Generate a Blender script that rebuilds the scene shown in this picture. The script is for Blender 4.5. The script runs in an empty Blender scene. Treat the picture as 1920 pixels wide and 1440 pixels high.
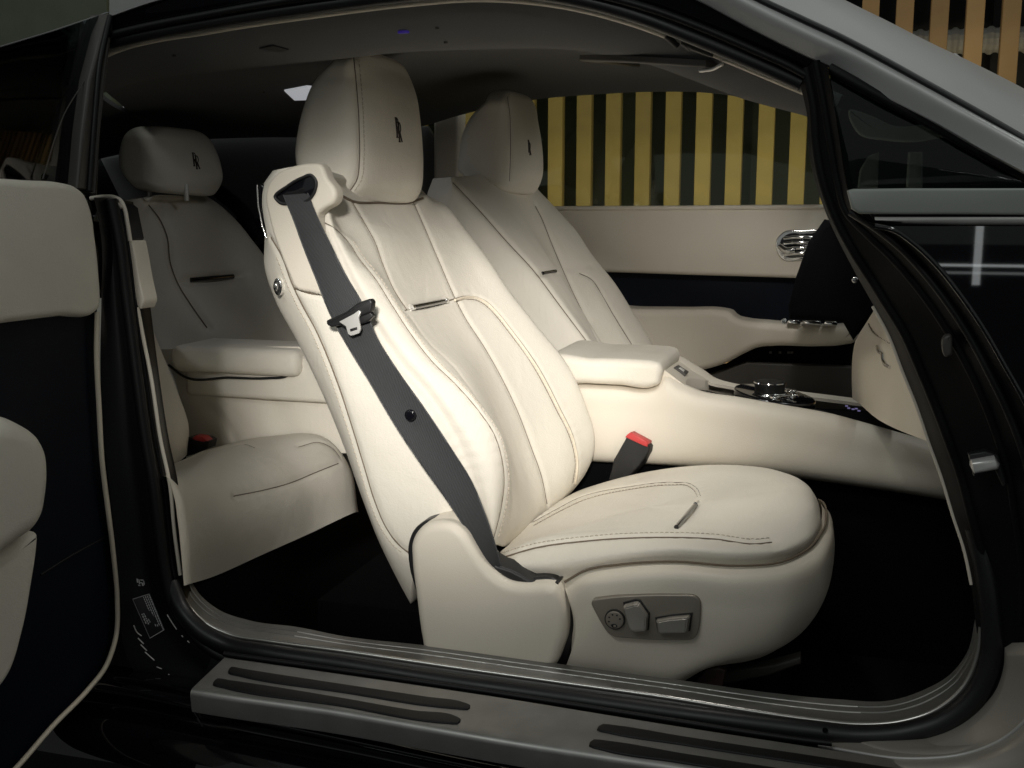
import bpy, bmesh, math, random
import numpy as np
from mathutils import Vector
from mathutils.bvhtree import BVHTree
random.seed(4)
S = bpy.context.scene
COL = S.collection
# ------------------------------------------------------------------ camera
FPX, YAW, PITCH, CH = 2000.0, math.radians(17.0), math.radians(9.37), 1.0
CAM = np.array([0.0, 0.0, CH])
FW = np.array([-math.sin(YAW) * math.cos(PITCH), math.cos(YAW) * math.cos(PITCH), -math.sin(PITCH)])
RT = np.array([math.cos(YAW), math.sin(YAW), 0.0])
UP = np.cross(RT, FW)
cd = bpy.data.cameras.new('camera')
cam = bpy.data.objects.new('camera', cd); COL.objects.link(cam)
cd.sensor_width = 36.0; cd.lens = FPX / 1920 * 36.0
cd.clip_start = 0.05; cd.clip_end = 200
cam.location = CAM
cam.rotation_euler = (math.pi / 2 - PITCH, 0, YAW)
S.camera = cam
# ------------------------------------------------------------------ world, lamps
w = bpy.data.worlds.new('World'); S.world = w; w.use_nodes = True
w.node_tree.nodes['Background'].inputs[0].default_value = (0.80, 0.84, 0.80, 1)
w.node_tree.nodes['Background'].inputs[1].default_value = 0.20
S.view_settings.view_transform = 'Standard'; S.view_settings.look = 'None'
S.view_settings.exposure = 0.0; S.view_settings.gamma = 1.0
S.render.engine = 'CYCLES'
S.cycles.use_denoising = True
S.cycles.max_bounces = 8; S.cycles.sample_clamp_indirect = 6.0


def look(o, p):
    o.rotation_euler = (Vector(p) - o.location).to_track_quat('-Z', 'Y').to_euler()


def spot(name, loc, target, power, ang, blend, col, radius):
    l = bpy.data.lights.new(name, 'SPOT'); l.energy = power; l.spot_size = math.radians(ang); l.spot_blend = blend
    l.color = col; l.shadow_soft_size = radius
    o = bpy.data.objects.new(name, l); COL.objects.link(o); o.location = loc; look(o, target); return o


def area(name, loc, target, power, sx, sy, col):
    l = bpy.data.lights.new(name, 'AREA'); l.shape = 'RECTANGLE'; l.size = sx; l.size_y = sy; l.energy = power; l.color = col
    o = bpy.data.objects.new(name, l); COL.objects.link(o); o.location = loc; look(o, target); return o


W_AIM = (-0.545, 1.52, 0.755)
KEY = spot('key_lamp', (0.20, -1.0, 1.62), W_AIM, 375, 19.2, 0.9, (1.0, 0.96, 0.89), 0.12)
KEY.scale = (1.0, 0.82, 1.0)
NEAR_FILL = spot('roof_fill_spot', (-0.17, 1.50, 1.15), (-0.47, 1.68, 0.50), 6.2, 108, 0.7, (1.0, 0.96, 0.89), 0.03)  # added fill spot for the near seat, not a fitting of the car
FAR_FILL = spot('roof_fill_spot', (-0.10, 2.30, 1.15), (-0.42, 2.52, 0.62), 3.0, 128, 0.7, (1.0, 0.96, 0.89), 0.03)  # second added fill, lifts the far seat and far door
WALL_LAMP = area('wall_lamp', (0.3, 4.5, 0.25), (0.3, 5.6, 1.0), 36, 4.6, 0.2, (1.0, 0.86, 0.55))
TUBE_A = area('ceiling_tube_lamp', (-1.0, -0.8, 2.6), (0.2, 0.9, 0.9), 12, 1.6, 0.10, (0.95, 1.0, 0.97))
ROOF_L = area('ceiling_tube_lamp', (0.9, 1.6, 3.2), (0.9, 1.7, 0.8), 9, 0.15, 2.4, (0.95, 1.0, 0.97))

TUBE_B = area('garage_tube_lamp', (1.1, -3.2, 0.735), (1.1, 0, 0.735), 0.40, 2.4, 0.012, (0.95, 1.0, 1.0))
TUBE_B2 = area('garage_tube_lamp', (1.1, -3.2, 0.70), (1.1, 0, 0.70), 0.15, 2.4, 0.012, (0.95, 1.0, 1.0))
TUBE_C = area('garage_post_lamp', (0.62, -3.25, 0.79), (0.62, 0, 0.79), 0.12, 0.035, 0.30, (0.95, 1.0, 1.0))


# ------------------------------------------------------------------ pixel helpers (photo pixels, 1920 x 1440)
def ray(px, py):
    d = FW + RT * ((px - 960) / FPX) + UP * ((720 - py) / FPX)
    return d


def W(px, py, y):
    d = ray(px, py); return CAM + d * (y / d[1])


def Wx(px, py, x):
    d = ray(px, py); return CAM + d * (x / d[0])


def Wz(px, py, z):
    d = ray(px, py); return CAM + d * ((z - CH) / d[2])


def WP(pts, y=None):
    return np.array([W(p[0], p[1], p[2] if len(p) > 2 else y) for p in pts])


def WX(pts, x):
    return np.array([Wx(p[0], p[1], p[2] if len(p) > 2 else x) for p in pts])


def hermite(P, T, ts):
    P = np.asarray(P, float); n = len(P)
    M = np.zeros_like(P)
    for i in range(n):
        if i == 0: M[i] = (P[1] - P[0]) / (T[1] - T[0])
        elif i == n - 1: M[i] = (P[-1] - P[-2]) / (T[-1] - T[-2])
        else:
            h0 = T[i] - T[i - 1]; h1 = T[i + 1] - T[i]
            M[i] = ((P[i] - P[i - 1]) / h0 * h1 + (P[i + 1] - P[i]) / h1 * h0) / (h0 + h1)
    idx = np.clip(np.searchsorted(T, ts, side='right') - 1, 0, n - 2)
    h = (T[idx + 1] - T[idx]); s = (ts - T[idx]) / h
    sh = (-1,) + (1,) * (P.ndim - 1)
    s = s.reshape(sh); h = h.reshape(sh)
    return ((2 * s**3 - 3 * s**2 + 1) * P[idx] + (s**3 - 2 * s**2 + s) * h * M[idx]
            + (-2 * s**3 + 3 * s**2) * P[idx + 1] + (s**3 - s**2) * h * M[idx + 1])


def chord(P):
    d = np.linalg.norm(np.diff(np.asarray(P, float), axis=0), axis=-1)
    d = np.maximum(d, 1e-6)
    return np.concatenate([[0], np.cumsum(d)])


def resample(P, n, smooth=True):
    P = np.asarray(P, float)
    if smooth and len(P) > 2:
        T = chord(P); Q = hermite(P, np.sqrt(1e-12) + T, np.linspace(0, T[-1], max(200, n * 3)))
    else: Q = P
    T = chord(Q); ts = np.linspace(0, T[-1], n)
    return np.stack([np.interp(ts, T, Q[:, k]) for k in range(Q.shape[1])], 1)


def smooth_closed(P, n):
    P = np.asarray(P, float)
    Q = np.concatenate([P[-3:], P, P[:3]])
    T = chord(Q)
    ts = np.linspace(T[3], T[3 + len(P)], n, endpoint=False)
    return hermite(Q, T, ts)


def fillet(l, r, k=6):
    """round the corners of a pixel polygon"""
    P = np.array([p[:2] for p in l], float); n = len(P); out = []
    for i in range(n):
        a, b, c = P[i - 1], P[i], P[(i + 1) % n]
        rr = r[i] if np.ndim(r) else r
        u, v = a - b, c - b; lu, lv = np.linalg.norm(u), np.linalg.norm(v)
        t = min(rr, lu * .48, lv * .48); p, q = b + u / lu * t, b + v / lv * t
        for s in np.linspace(0, 1, k): out.append((1 - s)**2 * p + 2 * s * (1 - s) * b + s * s * q)
    return [tuple(x) for x in out]


def loft(curves, nr, nc, closed=False):
    """curves: list of (k,3); result grid (nr, nc, 3): rows run along the curves, columns across them"""
    R = np.stack([resample(c, nr) for c in curves], 0)
    if closed:
        R = np.concatenate([R[-2:], R, R[:3]])
        d = np.linalg.norm(np.diff(R, axis=0), axis=-1).mean(1)
        T = np.concatenate([[0], np.cumsum(d)])
        m = len(curves)
        ts = np.linspace(T[2], T[2 + m], nc, endpoint=False)
    else:
        d = np.linalg.norm(np.diff(R, axis=0), axis=-1).mean(1)
        T = np.concatenate([[0], np.cumsum(np.maximum(d, 1e-6))])
        ts = np.linspace(0, T[-1], nc)
    G = hermite(R, T, ts)
    return G.transpose(1, 0, 2)


def grid_faces(nr, nc, closed=False, off=0):
    F = []
    m = nc if closed else nc - 1
    for i in range(nr - 1):
        for j in range(m):
            k = (j + 1) % nc
            F.append((off + i * nc + j, off + i * nc + k, off + (i + 1) * nc + k, off + (i + 1) * nc + j))
    return F


# ------------------------------------------------------------------ objects
WLOC = {}


def new_obj(name, mesh, parent=None, loc=None):
    o = bpy.data.objects.new(name, mesh); COL.objects.link(o)
    wl = np.array(loc if loc is not None else (0, 0, 0), float)
    WLOC[o.name] = wl
    if parent is not None:
        o.parent = parent; o.location = wl - WLOC[parent.name]
    else: o.location = wl
    return o


def thing(name, label, cat, loc, group=None):
    o = new_obj(name, None, None, loc); o.empty_display_size = 0.1
    o['label'] = label; o['category'] = cat
    if group: o['group'] = group
    return o


def build(name, V, F, mat, parent=None, smooth=True, label=None, fix=True, auto=None):
    V = np.asarray(V, float); c = V.mean(0)
    me = bpy.data.meshes.new(name)
    me.from_pydata((V - c).tolist(), [], F); me.update()
    if fix:
        bm = bmesh.new(); bm.from_mesh(me); bmesh.ops.recalc_face_normals(bm, faces=bm.faces); bm.to_mesh(me); bm.free()
    me.materials.append(mat)
    if smooth: me.polygons.foreach_set('use_smooth', [True] * len(me.polygons))
    o = new_obj(name, me, parent, c)
    if auto:
        me.set_sharp_from_angle(angle=math.radians(auto))
    if label: o['label'] = label
    return o


def tag(o, label, cat, group=None):
    o['label'] = label; o['category'] = cat
    if group: o['group'] = group
    return o


def struct(o, kind='structure'):
    o['kind'] = kind; return o


def stuff(o):
    o['kind'] = 'stuff'; return o


def tube_geo(P, r, seg=8, n=None, closed=False):
    P = np.asarray(P, float)
    if n: P = resample(P, n)
    m = len(P); V = []; F = []
    t = np.gradient(P, axis=0); t /= np.linalg.norm(t, axis=1)[:, None] + 1e-12
    a = np.cross(t[0], [0, 0, 1.0])
    if np.linalg.norm(a) < 0.1: a = np.cross(t[0], [1.0, 0, 0])
    a /= np.linalg.norm(a)
    rr = r if np.ndim(r) else np.full(m, r)
    for i in range(m):
        a = a - t[i] * np.dot(a, t[i]); a /= np.linalg.norm(a); b = np.cross(t[i], a)
        for k in range(seg):
            th = 2 * math.pi * k / seg
            V.append(P[i] + (a * math.cos(th) + b * math.sin(th)) * rr[i])
    F = grid_faces(m, seg, True)
    F.append(tuple(range(seg))[::-1]); F.append(tuple((m - 1) * seg + k for k in range(seg)))
    return V, F


def tube(name, P, r, mat, parent=None, n=None, seg=8, label=None):
    V, F = tube_geo(P, r, seg, n); return build(name, V, F, mat, parent, label=label, auto=60)


def plate_geo(P, nrm, thick, r, steps=4, bulge=0.0):
    """closed outline P (n,3) lying in a plane with normal nrm (towards the viewer): a solid with rounded front edge"""
    P = np.asarray(P, float); nrm = np.asarray(nrm, float); nrm /= np.linalg.norm(nrm)
    n = len(P)
    tn = np.roll(P, -1, 0) - np.roll(P, 1, 0)
    tn /= np.linalg.norm(tn, axis=1)[:, None] + 1e-12
    ins = np.cross(nrm, tn)
    area2 = sum(np.dot(nrm, np.cross(P[i] - P[0], P[(i + 1) % n] - P[0])) for i in range(n))
    if area2 < 0: ins = -ins
    rings = [P - nrm * thick]
    ri = np.full(n, r)
    if n > 24:
        a, b = np.roll(P, 3, 0), np.roll(P, -3, 0)
        la, lb, lc = np.linalg.norm(P - a, axis=1), np.linalg.norm(b - P, axis=1), np.linalg.norm(b - a, axis=1)
        cr_ = np.linalg.norm(np.cross(P - a, b - a), axis=1)
        R = la * lb * lc / (2 * cr_ + 1e-12)
        convex = np.sum(((a + b) / 2 - P) * ins, 1) > 0
        ri = np.minimum(ri, np.where(convex, R * 0.75, 1e9))
        for _ in range(3): ri = np.minimum(ri, np.minimum(np.roll(ri, 1), np.roll(ri, -1)))
        for _ in range(6): ri = (np.roll(ri, 1) + ri + np.roll(ri, -1)) / 3
    ri = ri[:, None]
    for k in range(steps + 1):
        th = math.pi / 2 * k / steps
        rings.append(P - nrm * (r - r * math.sin(th)) + ins * (ri - ri * math.cos(th)))
    if bulge:
        base = rings[-1]; c = base.mean(0)
        for s in (0.9, 0.75, 0.55, 0.3):
            rings.append(c + (base - c) * s + nrm * bulge * (1 - s * s))
    V = np.concatenate(rings); F = grid_faces(len(rings), n, True)
    F.append(tuple(range(n))); F.append(tuple((len(rings) - 1) * n + k for k in range(n)))
    return V, F


def plate(name, P, nrm, thick, r, mat, parent=None, smooth_n=None, bulge=0.0, label=None, auto=50, steps=4):
    if smooth_n: P = smooth_closed(P, smooth_n)
    V, F = plate_geo(P, nrm, thick, r, steps, bulge)
    return build(name, V, F, mat, parent, label=label, auto=auto)


def se(t, n):
    return math.copysign(abs(t) ** (2.0 / n), t)


def se_ring(A, B, D, n=3.4, m=64, k=1.06):
    """rounded quadrilateral with corners near-front A, near-rear B, far-front D"""
    c = (B + D) / 2; e1 = (A - B) / 2 * k; e2 = (D - A) / 2 * k
    return np.array([c + e1 * se(math.cos(2 * math.pi * i / m), n) + e2 * se(math.sin(2 * math.pi * i / m), n) for i in range(m)])


def ring_grid(rings, nr):
    R = np.stack(rings)
    d = np.linalg.norm(np.diff(R, axis=0), axis=-1).mean(1)
    T = np.concatenate([[0], np.cumsum(np.maximum(d, 1e-6))])
    return hermite(R, T, np.linspace(0, T[-1], nr))


def cap_rings(G, top=True, bot=True, h=0.004, up=(0, 0, 1)):
    """close a closed-in-columns grid with shrinking rings"""
    up = np.array(up, float)
    rows = [g for g in G]
    if top:
        c = rows[0].mean(0); base = rows[0]
        ex = [c + (base - c) * s + up * h * (1 - s) * 2 for s in (0.96, 0.85, 0.6, 0.3, 0.02)]
        rows = ex[::-1] + rows
    if bot:
        c = rows[-1].mean(0); base = rows[-1]
        rows = rows + [c + (base - c) * s - up * h * (1 - s) * 2 for s in (0.96, 0.85, 0.6, 0.3, 0.02)]
    return np.stack(rows)


def px_path(bvh, pts, step=3.0):
    P = resample(np.array([(p[0], p[1]) for p in pts], float), max(4, int(chord(pts)[-1] / step)))
    out, nr = [], []
    for p in P:
        d = ray(p[0], p[1])
        h = bvh.ray_cast(Vector(CAM), Vector(d).normalized())
        if h[0] is not None:
            n = np.array(h[1]); n = n if np.dot(n, d) < 0 else -n
            out.append(np.array(h[0])); nr.append(n)
    return np.array(out), np.array(nr)


def upholster(name, G, closed, mat, parent, seams=(), caps=(False, False), label=None, thread=None, stitches=()):
    """a padded surface: grooves are pressed into the grid along seams traced on it; each seam gets a thread as sub-part"""
    G0 = cap_rings(G, caps[0], caps[1]) if (caps[0] or caps[1]) else G
    nr, nc = G0.shape[:2]
    V = G0.reshape(-1, 3).copy(); F = grid_faces(nr, nc, closed)
    bvh = BVHTree.FromPolygons([Vector(v) for v in V], F)
    du = np.gradient(G0, axis=0); dv = (np.roll(G0, -1, 1) - np.roll(G0, 1, 1)) if closed else np.gradient(G0, axis=1)
    N = np.cross(du, dv).reshape(-1, 3); N /= np.linalg.norm(N, axis=1)[:, None] + 1e-12
    cen = G0.mean(1, keepdims=True)
    flip = np.sign(np.sum(N.reshape(nr, nc, 3) * (G0 - cen), 2).mean()) if closed else (1 if np.mean(np.sum(N * (V - CAM), 1)) < 0 else -1)
    N = N * (flip or 1)
    paths = []
    disp = np.zeros(len(V))
    for s in seams:
        pts, wd, dep = s[0], s[1], s[2]
        P, PN = px_path(bvh, pts)
        if len(P) < 3: continue
        lo, hi = P.min(0) - 4 * wd, P.max(0) + 4 * wd
        sel = np.where(np.all((V > lo) & (V < hi), 1))[0]
        if len(sel):
            best = np.full(len(sel), 1e9)
            for q in np.array_split(P, max(1, len(P) // 60)):
                best = np.minimum(best, np.min(np.sum((V[sel][:, None] - q[None]) ** 2, 2), 1))
            disp[sel] = np.maximum(disp[sel], dep * np.exp(-best / wd**2))
        if len(sel) and len(s) > 5 and s[5]:
            arc = chord(P); bi = np.zeros(len(sel), int); bd = np.full(len(sel), 1e9)
            for q0 in range(0, len(P), 40):
                D2 = np.sum((V[sel][:, None] - P[q0:q0 + 40][None]) ** 2, 2); kk = D2.argmin(1); dd = D2[np.arange(len(sel)), kk]
                b_ = dd < bd; bd[b_] = dd[b_]; bi[b_] = kk[b_] + q0
            a_ = arc[bi]
            pk = s[5] * (np.sin(a_ * 2 * math.pi / 0.021 + 1.7 * np.sin(a_ * 47)) * (0.55 + 0.45 * np.sin(a_ * 19 + 1)))
            disp[sel] += pk * np.exp(-((np.sqrt(bd) - 0.009) / 0.009) ** 2)
        paths.append((P, PN, s[3] if len(s) > 3 else 0.0011, dep, s[4] if len(s) > 4 else None))
    V = V - N * disp[:, None]
    o = build(name, V, F, mat, parent, label=label)
    b2 = BVHTree.FromPolygons([Vector(v) for v in V], F)
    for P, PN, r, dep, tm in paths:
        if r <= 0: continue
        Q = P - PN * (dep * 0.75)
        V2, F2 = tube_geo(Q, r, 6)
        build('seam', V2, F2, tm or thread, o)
        if tm == 'x': pass
    for s in stitches:
        P, PN = px_path(b2, s, 1.0)
        if len(P) < 4: continue
        L = chord(P); VV, FF = [], []
        for a in np.arange(0.002, L[-1] - .006, .0068):
            q = np.stack([np.interp([a, a + .0012, a + .0026, a + .004, a + .0050], L, P[:, k]) for k in range(3)], 1)
            qn = np.stack([np.interp([a, a + .0012, a + .0026, a + .004, a + .0050], L, PN[:, k]) for k in range(3)], 1)
            v, f = tube_geo(q + qn * np.array([-.0004, .0004, .0006, .0004, -.0004])[:, None], .00075, 5)
            o_ = len(VV); VV += list(v); FF += [tuple(i + o_ for i in t) for t in f]
        if VV: stuff(build('stitching', VV, FF, STITCH, o))
    return o, b2


def on(bvh, px, py, off=0.0):
    d = ray(px, py); h = bvh.ray_cast(Vector(CAM), Vector(d).normalized())
    n = np.array(h[1]); n = n if np.dot(n, d) < 0 else -n
    return np.array(h[0]) + n * off, n


# ------------------------------------------------------------------ materials
def mat(name, col, rough=0.5, metal=0.0, spec=0.5, coat=0.0, coat_r=0.05, grain=None, var=0.0, vscale=6.0, wrinkle=0.0, emit=None, rvar=0.0, crease=0.0):
    m = bpy.data.materials.new(name); m.use_nodes = True
    nt = m.node_tree; b = nt.nodes['Principled BSDF']
    b.inputs['Base Color'].default_value = (*col, 1); b.inputs['Roughness'].default_value = rough
    b.inputs['Metallic'].default_value = metal; b.inputs['Specular IOR Level'].default_value = spec
    b.inputs['Coat Weight'].default_value = coat; b.inputs['Coat Roughness'].default_value = coat_r
    tc = nt.nodes.new('ShaderNodeTexCoord')
    if var:
        n = nt.nodes.new('ShaderNodeTexNoise'); n.inputs['Scale'].default_value = vscale; n.inputs['Detail'].default_value = 5
        nt.links.new(tc.outputs['Object'], n.inputs['Vector'])
        r = nt.nodes.new('ShaderNodeMapRange'); r.inputs[1].default_value = 0.3; r.inputs[2].default_value = 0.7
        r.inputs[3].default_value = 1 - var; r.inputs[4].default_value = 1 + var
        nt.links.new(n.outputs['Fac'], r.inputs[0])
        mx = nt.nodes.new('ShaderNodeVectorMath'); mx.operation = 'SCALE'; mx.inputs[0].default_value = col
        nt.links.new(r.outputs[0], mx.inputs['Scale']); nt.links.new(mx.outputs[0], b.inputs['Base Color'])
    if rvar:
        n = nt.nodes.new('ShaderNodeTexNoise'); n.inputs['Scale'].default_value = 14; n.inputs['Detail'].default_value = 6
        nt.links.new(tc.outputs['Object'], n.inputs['Vector'])
        r = nt.nodes.new('ShaderNodeMapRange'); r.inputs[1].default_value = 0.3; r.inputs[2].default_value = 0.7
        r.inputs[3].default_value = max(0.02, rough - rvar); r.inputs[4].default_value = rough + rvar
        nt.links.new(n.outputs['Fac'], r.inputs[0]); nt.links.new(r.outputs[0], b.inputs['Roughness'])
    last = None
    if wrinkle:
        n = nt.nodes.new('ShaderNodeTexNoise'); n.inputs['Scale'].default_value = 11; n.inputs['Detail'].default_value = 3
        n.inputs['Distortion'].default_value = 0.6
        nt.links.new(tc.outputs['Object'], n.inputs['Vector'])
        bp = nt.nodes.new('ShaderNodeBump'); bp.inputs['Strength'].default_value = 1.0; bp.inputs['Distance'].default_value = wrinkle
        nt.links.new(n.outputs['Fac'], bp.inputs['Height']); last = bp
    if crease:
        mp = nt.nodes.new('ShaderNodeMapping'); mp.inputs['Scale'].default_value = (60, 16, 22); mp.inputs['Rotation'].default_value = (0.5, 0.3, 0.4)
        nt.links.new(tc.outputs['Object'], mp.inputs['Vector'])
        n = nt.nodes.new('ShaderNodeTexNoise'); n.inputs['Scale'].default_value = 1.0; n.inputs['Detail'].default_value = 4; n.inputs['Distortion'].default_value = 1.2
        nt.links.new(mp.outputs[0], n.inputs['Vector'])
        bp = nt.nodes.new('ShaderNodeBump'); bp.inputs['Strength'].default_value = 1.0; bp.inputs['Distance'].default_value = crease
        nt.links.new(n.outputs['Fac'], bp.inputs['Height'])
        if last: nt.links.new(last.outputs['Normal'], bp.inputs['Normal'])
        last = bp
    if grain:
        sc, st = grain
        v = nt.nodes.new('ShaderNodeTexVoronoi'); v.inputs['Scale'].default_value = sc
        nt.links.new(tc.outputs['Object'], v.inputs['Vector'])
        bp = nt.nodes.new('ShaderNodeBump'); bp.inputs['Strength'].default_value = 1.0; bp.inputs['Distance'].default_value = st
        nt.links.new(v.outputs['Distance'], bp.inputs['Height'])
        if last: nt.links.new(last.outputs['Normal'], bp.inputs['Normal'])
        last = bp
    if last: nt.links.new(last.outputs['Normal'], b.inputs['Normal'])
    if emit:
        b.inputs['Emission Color'].default_value = (*emit[:3], 1); b.inputs['Emission Strength'].default_value = emit[3]
    return m


def glass_mat(name, tint, gloss=0.06):
    m = bpy.data.materials.new(name); m.use_nodes = True; nt = m.node_tree
    nt.nodes.remove(nt.nodes['Principled BSDF']); out = nt.nodes['Material Output']
    t = nt.nodes.new('ShaderNodeBsdfTransparent'); t.inputs[0].default_value = (*tint, 1)
    g = nt.nodes.new('ShaderNodeBsdfGlossy'); g.inputs['Roughness'].default_value = 0.03
    f = nt.nodes.new('ShaderNodeFresnel'); f.inputs['IOR'].default_value = 1.5
    mx = nt.nodes.new('ShaderNodeMixShader')
    nt.links.new(f.outputs[0], mx.inputs[0]); nt.links.new(t.outputs[0], mx.inputs[1]); nt.links.new(g.outputs[0], mx.inputs[2])
    nt.links.new(mx.outputs[0], out.inputs['Surface'])
    return m


CREAM = (0.735, 0.69, 0.605)
LEATHER = mat('cream_leather', CREAM, 0.56, spec=0.3, grain=(430, 0.00022), var=0.045, wrinkle=0.0022, crease=0.0007)
LEATHER_FAR = LEATHER
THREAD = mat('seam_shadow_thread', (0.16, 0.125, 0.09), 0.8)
STITCH = mat('pale_thread', (0.50, 0.44, 0.36), 0.7)
PIPING = mat('cream_piping', (0.7, 0.62, 0.50), 0.5)
TRIM = mat('cream_plastic', (0.72, 0.66, 0.565), 0.5, spec=0.35, grain=(520, 0.00014), var=0.03)
NAVY = mat('navy_leather', (0.0028, 0.0046, 0.0105), 0.6, spec=0.16, grain=(900, 0.0001))
CARPET = mat('black_carpet', (0.003, 0.003, 0.004), 0.95, spec=0.1, grain=(700, 0.001))
BLACK_PAINT = mat('black_paint', (0.003, 0.003, 0.005), 0.02, spec=0.5)
RUBBER = mat('black_rubber', (0.008, 0.008, 0.010), 0.42, spec=0.4, rvar=0.06)
RUBBER_D = mat('dark_rubber', (0.004, 0.004, 0.005), 0.5, spec=0.3)
PIANO = mat('piano_black', (0.004, 0.004, 0.006), 0.08, coat=0.5)
ALU = mat('brushed_aluminium', (0.30, 0.295, 0.285), 0.46, metal=0.8, rvar=0.05, var=0.10, vscale=26)
CHROME = mat('chrome', (0.8, 0.8, 0.8), 0.12, metal=1.0)
SILVER = mat('silver_paint', (0.50, 0.50, 0.495), 0.45, metal=0.3, coat=0.15, rvar=0.03)
BODY_GREY = mat('warm_grey_body', (0.34, 0.315, 0.28), 0.4, metal=0.3, coat=0.2)  # one even warm grey for the lower wing corner
WEB = None
HEADLINER = mat('headliner_fabric', (0.16, 0.162, 0.165), 0.95, spec=0.1, grain=(1200, 0.0002))
RED = mat('red_plastic', (0.55, 0.05, 0.05), 0.4)
BLACK_PL = mat('black_plastic', (0.012, 0.012, 0.013), 0.45)
GREY_PL = mat('dark_grey_plastic', (0.06, 0.055, 0.05), 0.5)
TAUPE = mat('taupe_metal', (0.30, 0.265, 0.225), 0.4, metal=0.5)
STEEL = mat('satin_steel', (0.72, 0.71, 0.69), 0.32, metal=0.45)
WOOD = mat('orange_wood', (0.30, 0.195, 0.092), 0.6, var=0.22, vscale=3)
DARKWALL = mat('dark_wall', (0.012, 0.013, 0.014), 0.8)
GREENWALL = mat('grey_green_wall', (0.17, 0.20, 0.15), 0.8, var=0.08)
CONCRETE = mat('dark_concrete', (0.03, 0.03, 0.03), 0.6, var=0.15)
EMBLEM = mat('dark_brown_embroidery', (0.025, 0.018, 0.016), 0.7)
FARGLASS = glass_mat('green_tinted_glass', (0.85, 0.94, 0.77))
REARGLASS = glass_mat('rear_privacy_glass', (0.03, 0.045, 0.04))
DARKGLASS = glass_mat('dark_tinted_glass', (0.34, 0.40, 0.40))
GLASS = glass_mat('side_glass', (0.35, 0.42, 0.42))


def webbing():
    m = mat('grey_webbing', (0.075, 0.077, 0.081), 0.5, spec=0.35)
    nt = m.node_tree; b = nt.nodes['Principled BSDF']
    uv = nt.nodes.new('ShaderNodeUVMap')
    wv = nt.nodes.new('ShaderNodeTexWave'); wv.bands_direction = 'DIAGONAL'; wv.inputs['Scale'].default_value = 22
    nt.links.new(uv.outputs[0], wv.inputs['Vector'])
    r = nt.nodes.new('ShaderNodeMapRange'); r.inputs[3].default_value = 0.78; r.inputs[4].default_value = 1.2
    nt.links.new(wv.outputs['Fac'], r.inputs[0])
    mx = nt.nodes.new('ShaderNodeVectorMath'); mx.operation = 'SCALE'; mx.inputs[0].default_value = (0.066, 0.068, 0.072)
    nt.links.new(r.outputs[0], mx.inputs['Scale']); nt.links.new(mx.outputs[0], b.inputs['Base Color'])
    bp = nt.nodes.new('ShaderNodeBump'); bp.inputs['Distance'].default_value = 0.0012
    nt.links.new(wv.outputs['Fac'], bp.inputs['Height']); nt.links.new(bp.outputs['Normal'], b.inputs['Normal'])
    return m


WEB = webbing()


def per_object_tone(m, lo, hi):
    nt = m.node_tree; b = nt.nodes['Principled BSDF']
    src = b.inputs['Base Color'].links[0].from_socket
    oi = nt.nodes.new('ShaderNodeObjectInfo'); r = nt.nodes.new('ShaderNodeMapRange')
    r.inputs[3].default_value = lo; r.inputs[4].default_value = hi
    nt.links.new(oi.outputs['Random'], r.inputs[0])
    mx = nt.nodes.new('ShaderNodeVectorMath'); mx.operation = 'SCALE'
    nt.links.new(src, mx.inputs[0]); nt.links.new(r.outputs[0], mx.inputs['Scale']); nt.links.new(mx.outputs[0], b.inputs['Base Color'])


per_object_tone(WOOD, 0.75, 1.2)

# ================================================================== setting
gp = build('ground', [(-30, -30, 0), (30, -30, 0), (30, 30, 0), (-30, 30, 0)], [(0, 1, 2, 3)], CONCRETE, smooth=False); struct(gp)
YW = 5.6
wall = thing('slatted_wall', 'wall of upright orange wooden slats over a dark backing, beyond the car', 'wall', (0, YW, 0))
build('backing_panel', [(-4.2, YW + .5, 0), (6, YW + .5, 0), (6, YW + .5, 4), (-4.2, YW + .5, 4), (-4.2, YW + .52, 0), (6, YW + .52, 0), (6, YW + .52, 4), (-4.2, YW + .52, 4)],
      [(0, 1, 2, 3), (7, 6, 5, 4), (0, 4, 5, 1), (3, 2, 6, 7), (0, 3, 7, 4), (1, 5, 6, 2)], DARKWALL, wall, smooth=False)


def box_geo(x0, x1, y0, y1, z0, z1):
    V = [(x0, y0, z0), (x1, y0, z0), (x1, y1, z0), (x0, y1, z0), (x0, y0, z1), (x1, y0, z1), (x1, y1, z1), (x0, y1, z1)]
    F = [(3, 2, 1, 0), (4, 5, 6, 7), (0, 1, 5, 4), (1, 2, 6, 5), (2, 3, 7, 6), (3, 0, 4, 7)]
    return V, F


def box(name, x0, x1, y0, y1, z0, z1, m, parent=None, bev=0.0, label=None):
    V, F = box_geo(x0, x1, y0, y1, z0, z1)
    o = build(name, V, F, m, parent, smooth=False, label=label)
    if bev:
        bm = bmesh.new(); bm.from_mesh(o.data)
        bmesh.ops.bevel(bm, geom=bm.edges[:], offset=bev, segments=3, profile=0.5, affect='EDGES')
        bm.to_mesh(o.data); bm.free()
        o.data.polygons.foreach_set('use_smooth', [True] * len(o.data.polygons)); o.data.set_sharp_from_angle(angle=math.radians(40))
    return o


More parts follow.
